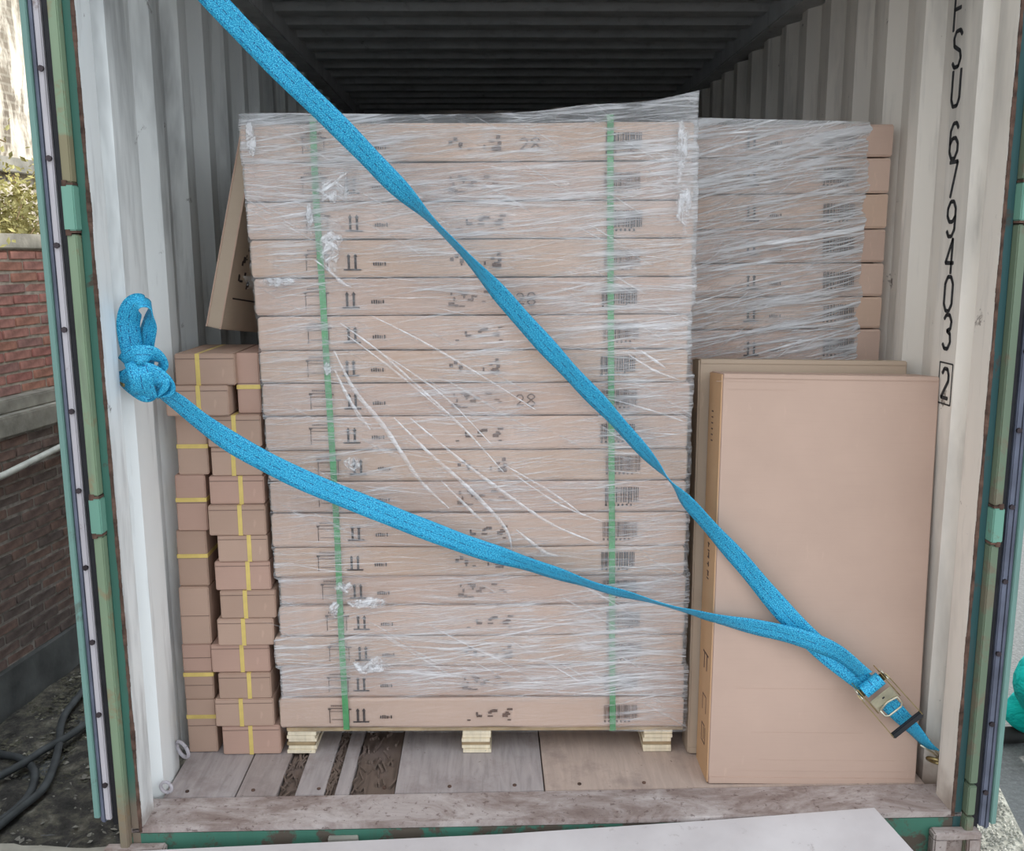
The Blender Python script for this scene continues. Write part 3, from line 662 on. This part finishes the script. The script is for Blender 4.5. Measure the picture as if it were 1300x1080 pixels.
# ------------------------------------------------------------------ green packing bands round the main stack
for pts, lb in (([(397, 152), (401, 250), (408, 350), (414, 450), (421, 560), (428, 680), (433, 800), (440, 926)], 'green packing band down the left third of the main stack'),
                ([(775, 150), (775, 300), (776, 500), (777, 700), (777, 800), (778, 927)], 'green packing band down the right part of the main stack')):
    mb = MB(); P3 = []
    for x, y in smoothpts(pts, 8): p = at(x, y, y=SY(0)); p = at(x, y, y=SY(p.x)-.006); P3.append(p)
    P3[0].z = 2.004; hw = .0095
    P3 = [P3[0]+Vector((0, 1.0, 0))]+[P3[0]+Vector((0, .015, .003))]+P3+[P3[-1]+Vector((0, .02, -.012))]
    for p in P3: mb.v += [tuple(p+Vector((-hw, 0, 0))), tuple(p+Vector((hw, 0, 0)))]
    mb.f = [(2*i+1, 2*i, 2*i+2, 2*i+3) for i in range(len(P3)-1)]
    o = mb.build('packing_band', M['green_band']); o.modifiers.new('t', 'SOLIDIFY').thickness = .0012; tag(o, lb, 'packing band', 'green packing bands')

# ------------------------------------------------------------------ stretch film
def film_sheet(nx, nz, fpos, amp, sd):
    mb = MB()
    for j in range(nz+1):
        for i in range(nx+1):
            p, nrm = fpos(i/nx, j/nz); q = Vector((p.x*3, p.y*3, p.z*22))+Vector((sd, 0, 0)); r = Vector((p.x*14, p.y*14, p.z*60))
            d = amp*(mn.noise(q)*.9+mn.noise(r)*.5)
            mb.v.append(tuple(p+nrm*d))
    mb.f = [(j*(nx+1)+i, j*(nx+1)+i+1, (j+1)*(nx+1)+i+1, (j+1)*(nx+1)+i) for j in range(nz) for i in range(nx)]
    return mb
def edge_x(z, px):
    """left/right outline of the stack at height z"""
    for k in range(18):
        if z >= zt_l[k+1] or k == 17:
            ym = (seam[k]+seam[k+1])/2; return at(px[k], ym, y=SY(0)).x
tp = smoothpts([(-.90, 2.006), (-.8, 2.012), (-.3, 2.006), (-.05, 2.012), (.12, 2.03), (.3, 2.04), (.46, 2.072)], 6)
def topz(x):
    for a, b in zip(tp, tp[1:]):
        if a[0] <= x <= b[0]: return a[1]+(b[1]-a[1])*(x-a[0])/(b[0]-a[0]+1e-9)
    return tp[-1][1] if x > 0 else tp[0][1]
def fmain(u, v):
    x = -.2; zl = .082+v*1.94; xl = edge_x(zl, lx)-.009+.004*mn.noise(Vector((0, 0, zl*30))); xr = edge_x(zl, rx)+.010+.004*mn.noise(Vector((5, 0, zl*30)))
    if u < .04: t = u/.04; p = Vector((xl, SY(xl)+.5*(1-t), zl)); nrm = Vector((-1, 0, 0))
    elif u > .96: t = (u-.96)/.04; p = Vector((xr, SY(xr)+.5*t, zl)); nrm = Vector((1, 0, 0))
    else:
        t = (u-.04)/.92; x = xl+(xr-xl)*t; z = .082+(topz(x)-.082)*v; p = Vector((x, SY(x)-.0115, z)); nrm = Vector((0, -1, 0))
    return p, nrm
fm = film_sheet(170, 300, fmain, .0045, 0).build('stretch_film', M['film_main'], smooth=True)
tag(fm, 'clear creased stretch film wrapped round the main carton stack', 'stretch film')
def ftop(u, v):
    x = -.87+1.32*u; yy = SY(x)+(-.0115+v*.55); z = topz(x)+(2.006-topz(x))*min(1, v*1.6)+.004; return Vector((x, yy, z)), Vector((0, 0, 1))
film_sheet(80, 30, ftop, .010, 5).build('film_top', M['film_flap'], fm, smooth=True)
def frear(u, v):
    x0, x1 = .49, 1.085+.02*mn.noise(Vector((3, 0, v*14)))+.01*mn.noise(Vector((3, 0, v*60))); x = x0+(x1-x0)*u; z0 = 1.20; z = z0+(rz[0]+.004+.014*(1-u)-z0)*v
    return Vector((x, RY-.011+.009*max(0, (u-.92)/.08), z)), Vector((0, -1, 0))
fr = film_sheet(110, 150, frear, .005, 9).build('stretch_film', M['film_rear'], smooth=True); tag(fr, 'whitened stretch film round the rear stack by the right wall', 'stretch film')
def frtop(u, v): x = .49+.62*u; return Vector((x, RY-.01+v*.4, rz[0]+.018-.014*u*1.)), Vector((0, 0, 1))
film_sheet(40, 12, frtop, .008, 4).build('film_top', M['film_flap'], fr, smooth=True)
# pulled folds: long diagonal creases standing proud of the film
random.seed(3)
def fold(path, w0, name='film_fold', par=None, lift=.018, sh=None):
    mb = MB() if sh is None else sh; q = smoothpts(path, 10); n = len(q); P3 = []
    for i, (x, y) in enumerate(q):
        p = at(x, y, y=.37); p = at(x, y, y=SY(p.x)-lift-.003*random.random()); P3.append(p)
    k = len(mb.v)
    for i, p in enumerate(P3):
        t = (P3[min(i+1, n-1)]-P3[max(i-1, 0)]).normalized(); b = t.cross(Vector((0, 1, 0))).normalized()
        wd = 1.75*w0*(.25+.75*math.sin(math.pi*min(1, max(0, (i+.3)/n))))*(.8+.4*random.random())
        mb.v += [tuple(p+b*wd), tuple(p+Vector((0, -wd*.8, 0))), tuple(p-b*wd)]
    for i in range(n-1): a = k+3*i; mb.f += [(a, a+3, a+4, a+1), (a+1, a+4, a+5, a+2)]
    return mb
big = [([(424, 445), (450, 495), (490, 545), (532, 608), (570, 645)], .0038), ([(425, 470), (445, 510), (470, 545)], .0030), ([(432, 410), (480, 445), (530, 490), (590, 545), (640, 600)], .0022),
       ([(500, 530), (545, 575), (590, 615), (640, 668), (650, 700)], .0034), ([(470, 400), (530, 430), (600, 470), (680, 520)], .0018), ([(520, 530), (580, 580), (640, 625), (700, 665), (760, 690)], .0028),
       ([(440, 425), (500, 470), (560, 520)], .0018), ([(640, 590), (700, 625), (742, 655)], .0020), ([(655, 672), (690, 700), (708, 705)], .0032), ([(650, 600), (710, 640), (765, 662)], .0018),
       ([(795, 448), (830, 470), (862, 482)], .0020), ([(812, 444), (845, 467)], .0022), ([(560, 610), (600, 650), (615, 662)], .0024), ([(480, 445), (560, 500), (625, 565)], .0016),
       ([(400, 330), (425, 350), (440, 362)], .0022), ([(412, 336), (432, 358), (446, 364)], .0018), ([(770, 505), (830, 522), (868, 535)], .0016), ([(442, 500), (455, 530), (472, 540)], .0014)]
for pth, w0 in big: fold(pth, w0).build('film_fold', M['film_fold'], fm, smooth=True)
hz = MB()
for q in range(150):
    x = random.uniform(330, 830); y = random.uniform(165, 900)
    if 860 < y or (380 < y < 560 and x < 600 and random.random() < .6): continue
    l = random.uniform(25, 150); sl_ = random.uniform(-.16, .08) if x > 600 else random.uniform(-.12, .2)
    x1 = min(x+l, 868); fold([(x, y), ((x+x1)/2, y+(x1-x)*sl_/2+random.uniform(-3, 3)), (x1, y+(x1-x)*sl_)], random.uniform(.0002, .0007), sh=hz, lift=.0165)
o = hz.build('film_crease', M['film_fold'], fm, smooth=True); o['kind'] = 'stuff'
# bunched film along the left green band, at the corner and at the right edge
def bunch(cx, cy, rw, rh, sd):
    mb = MB(); mb.uv = []; nx, nz = 26, 26; c = at(cx, cy, y=SY(at(cx, cy, y=.37).x)-.02)
    for j in range(nz+1):
        for i in range(nx+1):
            u, v = i/nx*2-1, j/nz*2-1; e = max(0, 1-u*u)*max(0, 1-v*v); rr = 1+.35*mn.noise(Vector((u*2+sd, v*2, sd)))
            mb.uv.append((math.sqrt(u*u+v*v), 0)); rr *= 1.35
            mb.v.append((c.x+u*rw*rr, c.y-.014*e*abs(mn.noise(Vector((u*3.5+sd, v*6, sd))))-.010*e*abs(mn.noise(Vector((u*9+sd, v*14, sd))))+.004*(1-e), c.z+v*rh*rr))
    mb.f = [(j*(nx+1)+i, j*(nx+1)+i+1, (j+1)*(nx+1)+i+1, (j+1)*(nx+1)+i) for j in range(nz) for i in range(nx)]
    return mb.build('film_bunch', M['film_bunch'], fm, smooth=True)
for a in ((425, 240, .055, .045, 1), (393, 275, .012, .045, 2), (420, 315, .035, .075, 3), (355, 358, .075, .014, 4), (437, 745, .038, .022, 5), (424, 772, .022, .032, 6), (465, 765, .07, .018, 7), (448, 590, .03, .03, 8), (416, 466, .012, .022, 9), (470, 845, .07, .03, 10), (868, 265, .025, .07, 11), (866, 190, .022, .10, 12), (318, 175, .018, .06, 13)): bunch(*a)

# ------------------------------------------------------------------ small banded cartons, left
def small_carton(x0, x1, z0, z1, y0, d_, vert, bpos, mat, label, band=True, rot=0.):
    cx = (x0+x1)/2; e = MB(); w_ = (x1-x0)/2; h_ = z1-z0
    e.box(-w_, w_, 0, d_, 0, h_); o = e.build('small_carton', mat, bevel=.003); o.location = (cx, y0, z0); o.rotation_euler.z = rot
    if abs(rot) < .001: pass
    j = .0008
    if band:
        b = MB(); t = .0013
        if vert:
            c = bpos-cx; b.box(c-.0065, c+.0065, -t, d_+t, -0.0002, h_+.0002)
        else:
            c = bpos-z0; b.box(-w_-t, w_+t, -t, d_+t, c-.0065, c+.0065)
        b.build('yellow_band', M['yellow_band'], o)
    f = MB()
    if vert:
        f.box(-w_+.004, w_-.004, -.0009, .0, h_*.5-.0008, h_*.5+.0008) if False else f.box(-w_+.002, w_-.002, -.0012, .001, h_-.016, h_-.0145)
    else: f.box(-w_+.002, w_-.002, -.0012, .001, h_*.5-.0008, h_*.5+.0008)
    f.build('flap_edge', M['ink_faint'], o)
    return tag(o, label, 'carton', 'small banded cartons')
Yc = .42
rc = [(530, 566, 264, 338, 298), (568, 603, 268, 341, 296), (605, 638, 266, 341, 306), (640, 677, 266, 340, 306), (679, 711, 277, 348, 317), (712, 748, 273, 346, 315), (749, 783, 280, 352, 312), (784, 816, 277, 348, 310), (817, 852, 268, 342, 307), (853, 883, 278, 352, 317), (884, 918, 274, 348, 307), (919, 956, 283, 358, 319)]
zprev = 1.128
rw = ['uppermost', 'second', 'third', 'fourth', 'fifth', 'sixth', 'seventh', 'eighth', 'ninth', 'tenth', 'eleventh', 'lowest']
zs_r = [1.128-i*(1.128/12) for i in range(13)]; zs_r[-1] = .0005
for k, (y0, y1, x0, x1, bx) in enumerate(rc):
    z1 = at(300, y0, y=Yc-.02).z; z0 = at(300, y1, y=Yc-.02).z
    z1 = zs_r[k]*.35+z1*.65 if 0 < k else 1.128; z0 = .0005 if k == 11 else zs_r[k+1]*.35+at(300, rc[k+1][0], y=Yc-.02).z*.65
    ym = (y0+y1)/2; xa = at(x0, ym, y=Yc-.02).x; xb = min(at(x1, ym, y=Yc-.02).x, at(lx[min(17, 8+int(k*.85))], ym, y=SY(-.85)).x-.016 if k < 11 else -.86)
    small_carton(xa, xb, z0, z1-.0008, Yc-.02+random.uniform(-.012, .004), .30, True, at(bx, ym, y=Yc-.02).x, M['card_small'][k % 3], 'small brown carton with upright yellow band, %s of the column beside the main stack' % rw[k])
lc = [(530, 601, 225, 262, 566), (602, 671, 224, 260, 634), (673, 742, 225, 266, 706), (744, 815, 230, 270, None), (816, 850, 230, 266, None), (851, 885, 234, 270, 855), (886, 948, 237, 273, 909)]
lw = ['uppermost, banded across', 'second from top, banded across', 'third from top, bulging with crooked band', 'fourth from top, tall without band', 'fifth from top, low without band', 'second from the floor, banded near its top', 'lowest, standing on the floor']
zl = [1.128]+[at(245, r[0], y=Yc).z for r in lc[1:]]+[.0005]
for k, (y0, y1, x0, x1, by) in enumerate(lc):
    ym = (y0+y1)/2; xa = max(at(x0, ym, y=Yc).x, -1.164); xb = xa+.094 if k != 0 else xa+.094
    small_carton(xa, xb, zl[k+1], zl[k]-.0008, Yc+random.uniform(-.01, .01), .30, False, at(250, by, y=Yc).z if by else 0, M['card_small'][(k+1) % 3], 'small upended carton by the left wall, %s' % lw[k], band=by is not None)
z3 = at(250, 489, y=Yc-.03).z; z4 = at(250, 449, y=Yc-.03).z
small_carton(at(210, 508, y=Yc-.04).x, at(290, 508, y=Yc-.04).x, 1.1285, z3-.0005, Yc-.04, .30, True, at(252, 508, y=Yc-.04).x, M['card_small'][1], 'small banded carton jutting left, just under the topmost one')
small_carton(at(222, 468, y=Yc-.03).x, at(298, 468, y=Yc-.03).x, z3, z4, Yc-.03, .30, True, at(251, 468, y=Yc-.03).x, M['card_small'][0], 'small banded carton on the very top, nearest the left wall')
xa = at(301, 490, y=Yc).x
small_carton(xa, min(xa+.092, at(329, 490, y=SY(-.85)).x-.004), 1.1285, z4-.002, Yc, .30, False, at(315, 491, y=Yc).z, M['card_small'][2], 'small upended carton at the top, wedged beside the main stack')

# flat carton leaning in the gap over the small cartons
lc_ = empty('leaning_carton', (0, 0, 0), label='flat grey-brown carton leaning in the gap between left wall and main stack', cat='carton')
T = .050; Hc = .605; Dc = .36
mbx = MB().box(0, T, 0, Dc, 0, Hc); o = mbx.build('body', M['card_grey'], lc_, bevel=.003)
mb = MB(); mb.box(-.0008, .004, -.0015, .0, .0, Hc); mb.box(T-.004, T+.0008, -.0015, .0, 0, Hc); mb.build('flap_edge', M['card_small'][1], lc_)
pr = MB(); random.seed(8)
for q in range(22):
    yy = random.uniform(.05, .22); z = random.uniform(.12, .26); pr.box(T, T+.0008, yy, yy+random.uniform(.004, .02), z, z+random.uniform(.004, .02))
pr.box(T, T+.0008, .04, .26, .098, .103)
for a in ((.1, .13, .42, .425), (.1, .105, .36, .42), (.1, .2, .36, .365)): pr.box(T, T+.0008, *a)
pr.build('printed_mark', M['ink'], lc_)['kind'] = 'stuff'
lc_.location = (-1.047, .50, 1.392); lc_.rotation_euler = (R(-7.0), R(11.0), R(-13))

# ------------------------------------------------------------------ big upright cartons, right
def upright(name, w_, d_, h_, loc, rot, label, mats, slim=False):
    e = empty(name, loc, label=label, cat='carton'); e.rotation_euler = rot
    MB().box(0, w_, 0, d_, 0, h_).build('body', mats[0], e, bevel=.004)
    MB().box(-.0012, .002, .003, d_-.003, .003, h_-.003).build('side_panel', mats[1], e)['label'] = 'yellower narrow side of the carton'
    f = MB(); f.box(.004, w_-.004, -.003, .001, .002, .022); f.build('bottom_flap', mats[0], e, bevel=.001)
    f = MB(); f.box(.004, w_-.004, -.0025, .001, h_-.014, h_-.001); f.build('top_flap', mats[0], e, bevel=.001)
    return e
bc = upright('upright_carton', .645, .165, 1.262, (.4935, .172, .0015), (R(-4.6), R(1.2), R(-1.)), 'big plain pinkish-brown carton standing upright in front at the right wall', (M['card_big'], M['card_side']))
mk = MB()
def sidep(y0, y1, z0, z1): mk.box(-.0022, -.0012, y0, y1, z0, z1)
for z in (.335, ): 
    sidep(.055, .062, z, z+.05); sidep(.09, .097, z, z+.05); sidep(.04, .112, z+.048, z+.053)
sidep(.05, .10, .25, .253); sidep(.05, .053, .20, .25); sidep(.097, .10, .20, .25); sidep(.06, .10, .155, .158); sidep(.05, .053, .10, .155); sidep(.097, .10, .10, .155); sidep(.05, .10, .10, .103); sidep(.07, .073, .11, .15)
random.seed(4)
for q in range(9): sidep(.08, .08+random.uniform(.02, .03), .62+q*.022, .624+q*.022); 
for q in range(6): sidep(.08+random.uniform(0, .01), .09+random.uniform(0, .01), .63+q*.03, .645+q*.03)
for q in range(6): sidep(.095, .115, 1.05+q*.018, 1.054+q*.018)
mk.build('printed_mark', M['ink_mid'], bc)['kind'] = 'stuff'
cr = MB()
for (px0, px1, py) in ((905, 1020, 487), (920, 1010, 497), (930, 1100, 872), (950, 1090, 925), (960, 1130, 958), (920, 1150, 972)):
    a_ = at(px0, py, y=.2)-Vector((.4935, 0, 0)); b_ = at(px1, py, y=.2)-Vector((.4935, 0, 0)); cr.box(a_.x, b_.x, -.0006, -.0001, a_.z-.0006, a_.z+.0006)
cr.build('crease', M['card_big'], bc)['kind'] = 'stuff'
upright('upright_carton', .655, .10, 1.285, (.4705, .350, .0015), (R(-4.6), R(.9), R(-1.)), 'big upright carton mostly hidden behind the front one, its left edge showing', (M['card_grey'], M['card_grey']))

# ------------------------------------------------------------------ lashing rings and blue ratchet strap
def ring(c, r, t, ax, name='lashing_ring', label=None, mat='retainer', cat='ring'):
    mb = MB(); ax = Vector(ax).normalized(); u = ax.orthogonal().normalized(); v = ax.cross(u)
    pts = [Vector(c)+(u*math.cos(a)+v*math.sin(a))*r for a in (2*math.pi*i/20 for i in range(21))]; mb.tube(pts, t, 8, False)
    return tag(mb.build(name, M[mat], smooth=True), label, cat)
ring((-1.145, .30, .075), .028, .006, (.6, .8, .2), label='pale lashing ring low on the left wall beside the small cartons')
ring((-1.153, .16, .03), .018, .005, (.2, 1, .1), label='small pale lashing ring at the foot of the left wall near the door')
hk = at(1187, 955, y=.14); ring(hk+Vector((.012, .01, -.035)), .026, .0055, (.5, .6, 1), label='lashing ring low on the right wall holding the strap hook', mat='brass_steel')
ring((-1.142, .14, 2.47), .028, .006, (.3, 1, 0), label='lashing ring high on the left wall where the strap is tied')
SW = .031    # half width of the webbing
def ribbon(path, par, name='webbing', hw=SW, n=12, thick=.0022):
    """path of (px, py, y, twist degrees, slope of the cross line) ; constant real width, turned about its length"""
    q = smoothpts(path, n); P = [at(a[0], a[1], y=a[2]) for a in q]; mb = MB(); mb.uv = []; L = 0; N = len(P); K = 5
    for i, p in enumerate(P):
        if i: L += (p-P[i-1]).length
        t = (P[min(i+1, N-1)]-P[max(i-1, 0)]).normalized(); view = (p-CAM).normalized()
        b = t.cross(view).normalized(); c = t.cross(b).normalized(); a = R(q[i][3]); d = b*math.cos(a)+c*math.sin(a); nn = t.cross(d)
        for k in range(K):
            v = k/(K-1); cup = .002*math.sin(L*30+v*3)
            mb.v.append(tuple(p+d*hw*(2*v-1)+nn*cup)); mb.uv.append((L, v))
    mb.f = [(i*K+k, i*K+k+1, (i+1)*K+k+1, (i+1)*K+k) for i in range(N-1) for k in range(K-1)]
    o = mb.build(name, M['strap'], par, smooth=True); md = o.modifiers.new('t', 'SOLIDIFY'); md.thickness = thick; md.offset = 0; return o
st = empty('ratchet_strap', tuple(at(185, 450, y=.14)), label='blue webbing ratchet strap crossing the whole load from the left wall to lower right', cat='strap')
stp = []
def reb(o): o.matrix_parent_inverse = Matrix.Translation(st.location).inverted(); return o
reb(ribbon([(185, -98, .14, 10), (262, -10, .15, 14), (350, 82, .18, 10), (430, 160, .22, 18), (500, 232, .26, 30), (560, 292, .29, 77), (612, 347, .30, 56), (660, 402, .30, 32), (720, 468, .30, 36), (780, 531, .29, 46), (828, 585, .27, 64), (852, 612, .25, 84), (878, 643, .22, 55), (940, 712, .185, 36), (1000, 782, .165, 16), (1050, 830, .155, 8), (1106, 873, .14, 8)], st))
reb(ribbon([(196, 493, .13, 68), (222, 508, .14, 50), (260, 538, .16, 34), (310, 571, .19, 20), (380, 607, .23, 14), (450, 636, .26, 10), (530, 668, .29, 14), (600, 694, .31, 22), (680, 719, .315, 50), (760, 745, .31, 68), (820, 761, .29, 76), (866, 774, .25, 84), (900, 783, .20, 66), (960, 796, .165, 48), (1015, 809, .145, 34), (1062, 828, .132, 44), (1098, 856, .12, 50)], st))
# lower tail from the ratchet to the hook
reb(ribbon([(1118, 882, .13, 8), (1140, 905, .135, 20), (1160, 926, .138, 40), (1176, 944, .14, 62), (1184, 951, .142, 72)], st, hw=.026))
# knot on the left wall
ky = .14
loops = [[(176, 468, ky-.01, 20), (166, 435, ky-.02, 8), (163, 408, ky-.03, 0), (170, 388, ky-.05, -30), (182, 383, ky-.055, -60), (192, 390, ky-.04, -80), (191, 410, ky-.02, -125), (184, 438, ky, -150), (181, 465, ky, -170)],
         [(160, 462, ky-.03, -10), (168, 452, ky-.05, -4), (180, 450, ky-.055, 4), (195, 452, ky-.04, 30), (204, 462, ky-.02, 50), (198, 470, ky, 70)],
         [(158, 486, ky-.02, 20), (172, 474, ky-.05, 6), (188, 473, ky-.055, 0), (204, 482, ky-.04, 20), (214, 492, ky-.02, 60), (207, 500, ky, 90)],
         [(172, 458, ky-.04, 0), (178, 475, ky-.065, 6), (181, 492, ky-.055, 10), (186, 503, ky-.03, 40)],
         [(156, 470, ky-.01, 30), (160, 484, ky-.02, 50), (172, 494, ky-.03, 40), (186, 500, ky-.03, 20), (196, 497, ky-.02, 40)],
         [(190, 470, ky-.03, 20), (202, 478, ky-.04, 30), (206, 488, ky-.04, 30), (198, 497, ky-.02, 50)]]
for k, lp in enumerate(loops): reb(ribbon(lp, st, 'knot_loop', hw=(.030, .026, .026, .030, .024, .020)[k]))
MBk = MB(); MBk.tube([at(158, 488, y=.12), at(150, 480, y=.16), Vector((-1.16, .17, at(150, 480, y=.16).z))], .008, 8); reb(MBk.build('knot_hook', M['brass_steel'], st, smooth=True))
# ratchet
O0 = at(1106, 868, y=.115); O1 = at(1158, 927, y=.125); t = (O1-O0).normalized(); vw = (O0-CAM).normalized(); bb = t.cross(vw).normalized(); ww = bb.cross(t).normalized()   # t along, bb across, ww to/from camera
if ww.dot(vw) < 0: ww = -ww
Lp = lambda a, b, c: O0+t*a+bb*b+ww*c
rt = empty('ratchet', (0, 0, 0)); rt.parent = st; reb(rt)
for s in (-1, 1):
    p = MB(); p.prism([Lp(-.035, s*.040, .012), Lp(-.03, s*.040, -.022), Lp(.03, s*.040, -.026), Lp(.085, s*.040, -.010), Lp(.10, s*.040, .012)], bb*.003*s); p.build('side_plate', M['brass_steel'], rt)
    g = MB(); c = Lp(0, s*.046, -.006); g.prism([c+(t*math.cos(a)+ww*math.sin(a))*(.024 if i % 2 else .019) for i, a in enumerate(2*math.pi*k/20 for k in range(20))], bb*.003*s); g.build('ratchet_wheel', M['steel'], rt)
    h = MB(); h.prism([Lp(-.012, s*.051, -.018), Lp(.0, s*.051, -.03), Lp(.165, s*.053, -.030), Lp(.165, s*.053, -.020), Lp(.01, s*.051, .004)], bb*.0025*s); h.build('handle_plate', M['brass_steel'], rt)
MB().tube([Lp(0, -.05, -.006), Lp(0, .05, -.006)], .011, 12).build('axle', M['steel'], rt, smooth=True)
rl = MB(); rl.uv = []
for i in range(15):
    a = math.pi*2*i/14; q = [Lp(0, b, -.006)+(t*math.cos(a)+ww*math.sin(a))*.021 for b in (-.033, .033)]; rl.v += [tuple(x) for x in q]; rl.uv += [(i*.01, 0), (i*.01, 1)]
rl.f = [(2*i, 2*i+1, 2*i+3, 2*i+2) for i in range(14)]; rl.build('wound_webbing', M['strap'], rt, smooth=True)
p = MB(); p.obox(Lp(.040, 0, -.030), t*.017, bb*.037, ww*.0015); p.obox(Lp(.060, .028, -.030), t*.008, bb*.009, ww*.0015); p.obox(Lp(.060, -.028, -.030), t*.008, bb*.009, ww*.0015); p.build('pawl_plate', M['steel'], rt, bevel=.001)
MB().obox(Lp(.038, 0, -.0322), t*.002, bb*.004, ww*.0006).build('pawl_slot', M['black_plastic'], rt)
d = MB(); d.tube([Lp(.062, -.032, -.034), Lp(.085, -.032, -.036), Lp(.094, -.022, -.036), Lp(.094, .022, -.036), Lp(.085, .032, -.036), Lp(.062, .032, -.034), Lp(.056, .0, -.034), Lp(.062, -.032, -.034)], .0032, 8); d.build('release_ring', M['steel'], rt, smooth=True)
MB().obox(Lp(.163, 0, -.026), t*.010, bb*.056, ww*.006).build('handle_grip', M['black_plastic'], rt, bevel=.003)
hk0 = at(1176, 944, y=.138)
for s in (-1, 1):
    h = MB(); a = hk0+bb*.016*s-t*.01; e = hk+bb*.004*s; h.tube([a, a*.4+e*.6, e, e+Vector((.012, 0, -.012)), e+Vector((.006, .01, -.03))], .0032, 8); reb(h.build('wire_hook', M['steel'], st, smooth=True))

# ------------------------------------------------------------------ crouching person beyond the right door
def skin_body(name, V, E, Rr, mat, parent, sub=2):
    me = bpy.data.meshes.new(name); me.from_pydata(V, E, []); o = bpy.data.objects.new(name, me); C.objects.link(o); o.parent = parent
    md = o.modifiers.new('skin', 'SKIN'); sv = me.skin_vertices[0].data if me.skin_vertices else None
    if sv is None:
        bpy.context.view_layer.objects.active = o; o.select_set(True)
        me.skin_vertices.new(name='') if hasattr(me.skin_vertices, 'new') else None; sv = me.skin_vertices[0].data
    for i, r in enumerate(Rr): sv[i].radius = (r, r) if not isinstance(r, tuple) else r
    sv[0].use_root = True; o.modifiers.new('sub', 'SUBSURF').levels = sub; o.modifiers['sub'].render_levels = sub
    me.materials.append(mat)
    dg = bpy.context.evaluated_depsgraph_get(); em = bpy.data.meshes.new_from_object(o.evaluated_get(dg)); o.modifiers.clear(); o.data = em
    if not em.materials: em.materials.append(mat)
    for p in em.polygons: p.use_smooth = True
    return o
pr_ = empty('person', (2.565, 2.0, -1.0), label='person in a turquoise work suit crouching on the ground beyond the right door', cat='person')
V = [(.19, 0, .40), (.22, 0, .56), (.34, 0, .74), (.43, 0, .88), (.47, 0, .97),           # pelvis..neck
     (.18, -.10, .40), (.46, -.17, .47), (.09, -.14, .20), (.04, -.15, .09),              # near leg: hip, knee, shin, ankle
     (.18, .10, .40), (.48, .17, .47), (.12, .14, .20), (.06, .15, .09),                 # far leg
     (.43, -.17, .84), (.58, -.22, .64), (.72, -.14, .55),                               # near arm
     (.43, .17, .84), (.60, .22, .64), (.74, .12, .55), (.11, -.06, .27)]
E = [(0, 1), (1, 2), (2, 3), (3, 4), (0, 5), (5, 6), (6, 7), (7, 8), (0, 9), (9, 10), (10, 11), (11, 12), (3, 13), (13, 14), (14, 15), (3, 16), (16, 17), (17, 18), (0, 19)]
Rr = [.21, .18, .16, .10, .06, .15, .11, .12, .10, .15, .11, .12, .10, .07, .055, .045, .07, .055, .045, .19]
skin_body('body', V, E, Rr, M['cloth'], pr_)
skin_body('head', [(.48, 0, 1.01), (.52, 0, 1.09), (.54, 0, 1.16), (.61, 0, 1.07), (.53, -.07, 1.09), (.53, .07, 1.09)], [(0, 1), (1, 2), (1, 3), (1, 4), (1, 5)], [.055, .085, .07, .03, .025, .025], M['skin'], pr_)
skin_body('hair', [(.51, 0, 1.13), (.47, 0, 1.14), (.55, 0, 1.19)], [(0, 1), (0, 2)], [.088, .07, .06], M['hair'], pr_, 1)
for s in (-1, 1):
    skin_body('shoe', [(.04, s*.155, .05), (.14, s*.165, .045), (.23, s*.17, .04), (-.02, s*.155, .05)], [(0, 1), (1, 2), (0, 3)], [.05, .045, .035, .045], M['shoe'], pr_, 1)
    hx = Vector((.74, s*.13, .54))
    hv = [tuple(hx), tuple(hx+Vector((.05, 0, -.01))), tuple(hx+Vector((.085, 0, -.02)))]; he = [(0, 1), (1, 2)]; hr = [.026, .034, .030]
    for f in range(4):
        b0 = len(hv); yy = (f-1.5)*.019; ln = (.03, .035, .033, .025)[f]
        hv += [tuple(hx+Vector((.10, yy, -.025))), tuple(hx+Vector((.10+ln, yy*1.1, -.045))), tuple(hx+Vector((.10+ln*1.1, yy*1.1, -.045-ln)))]; he += [(2, b0), (b0, b0+1), (b0+1, b0+2)]; hr += [.0095, .009, .008]
    b0 = len(hv); hv += [tuple(hx+Vector((.045, -s*.038, -.02))), tuple(hx+Vector((.08, -s*.05, -.04)))]; he += [(1, b0), (b0, b0+1)]; hr += [.011, .009]
    skin_body('hand', hv, he, hr, M['skin'], pr_, 1)
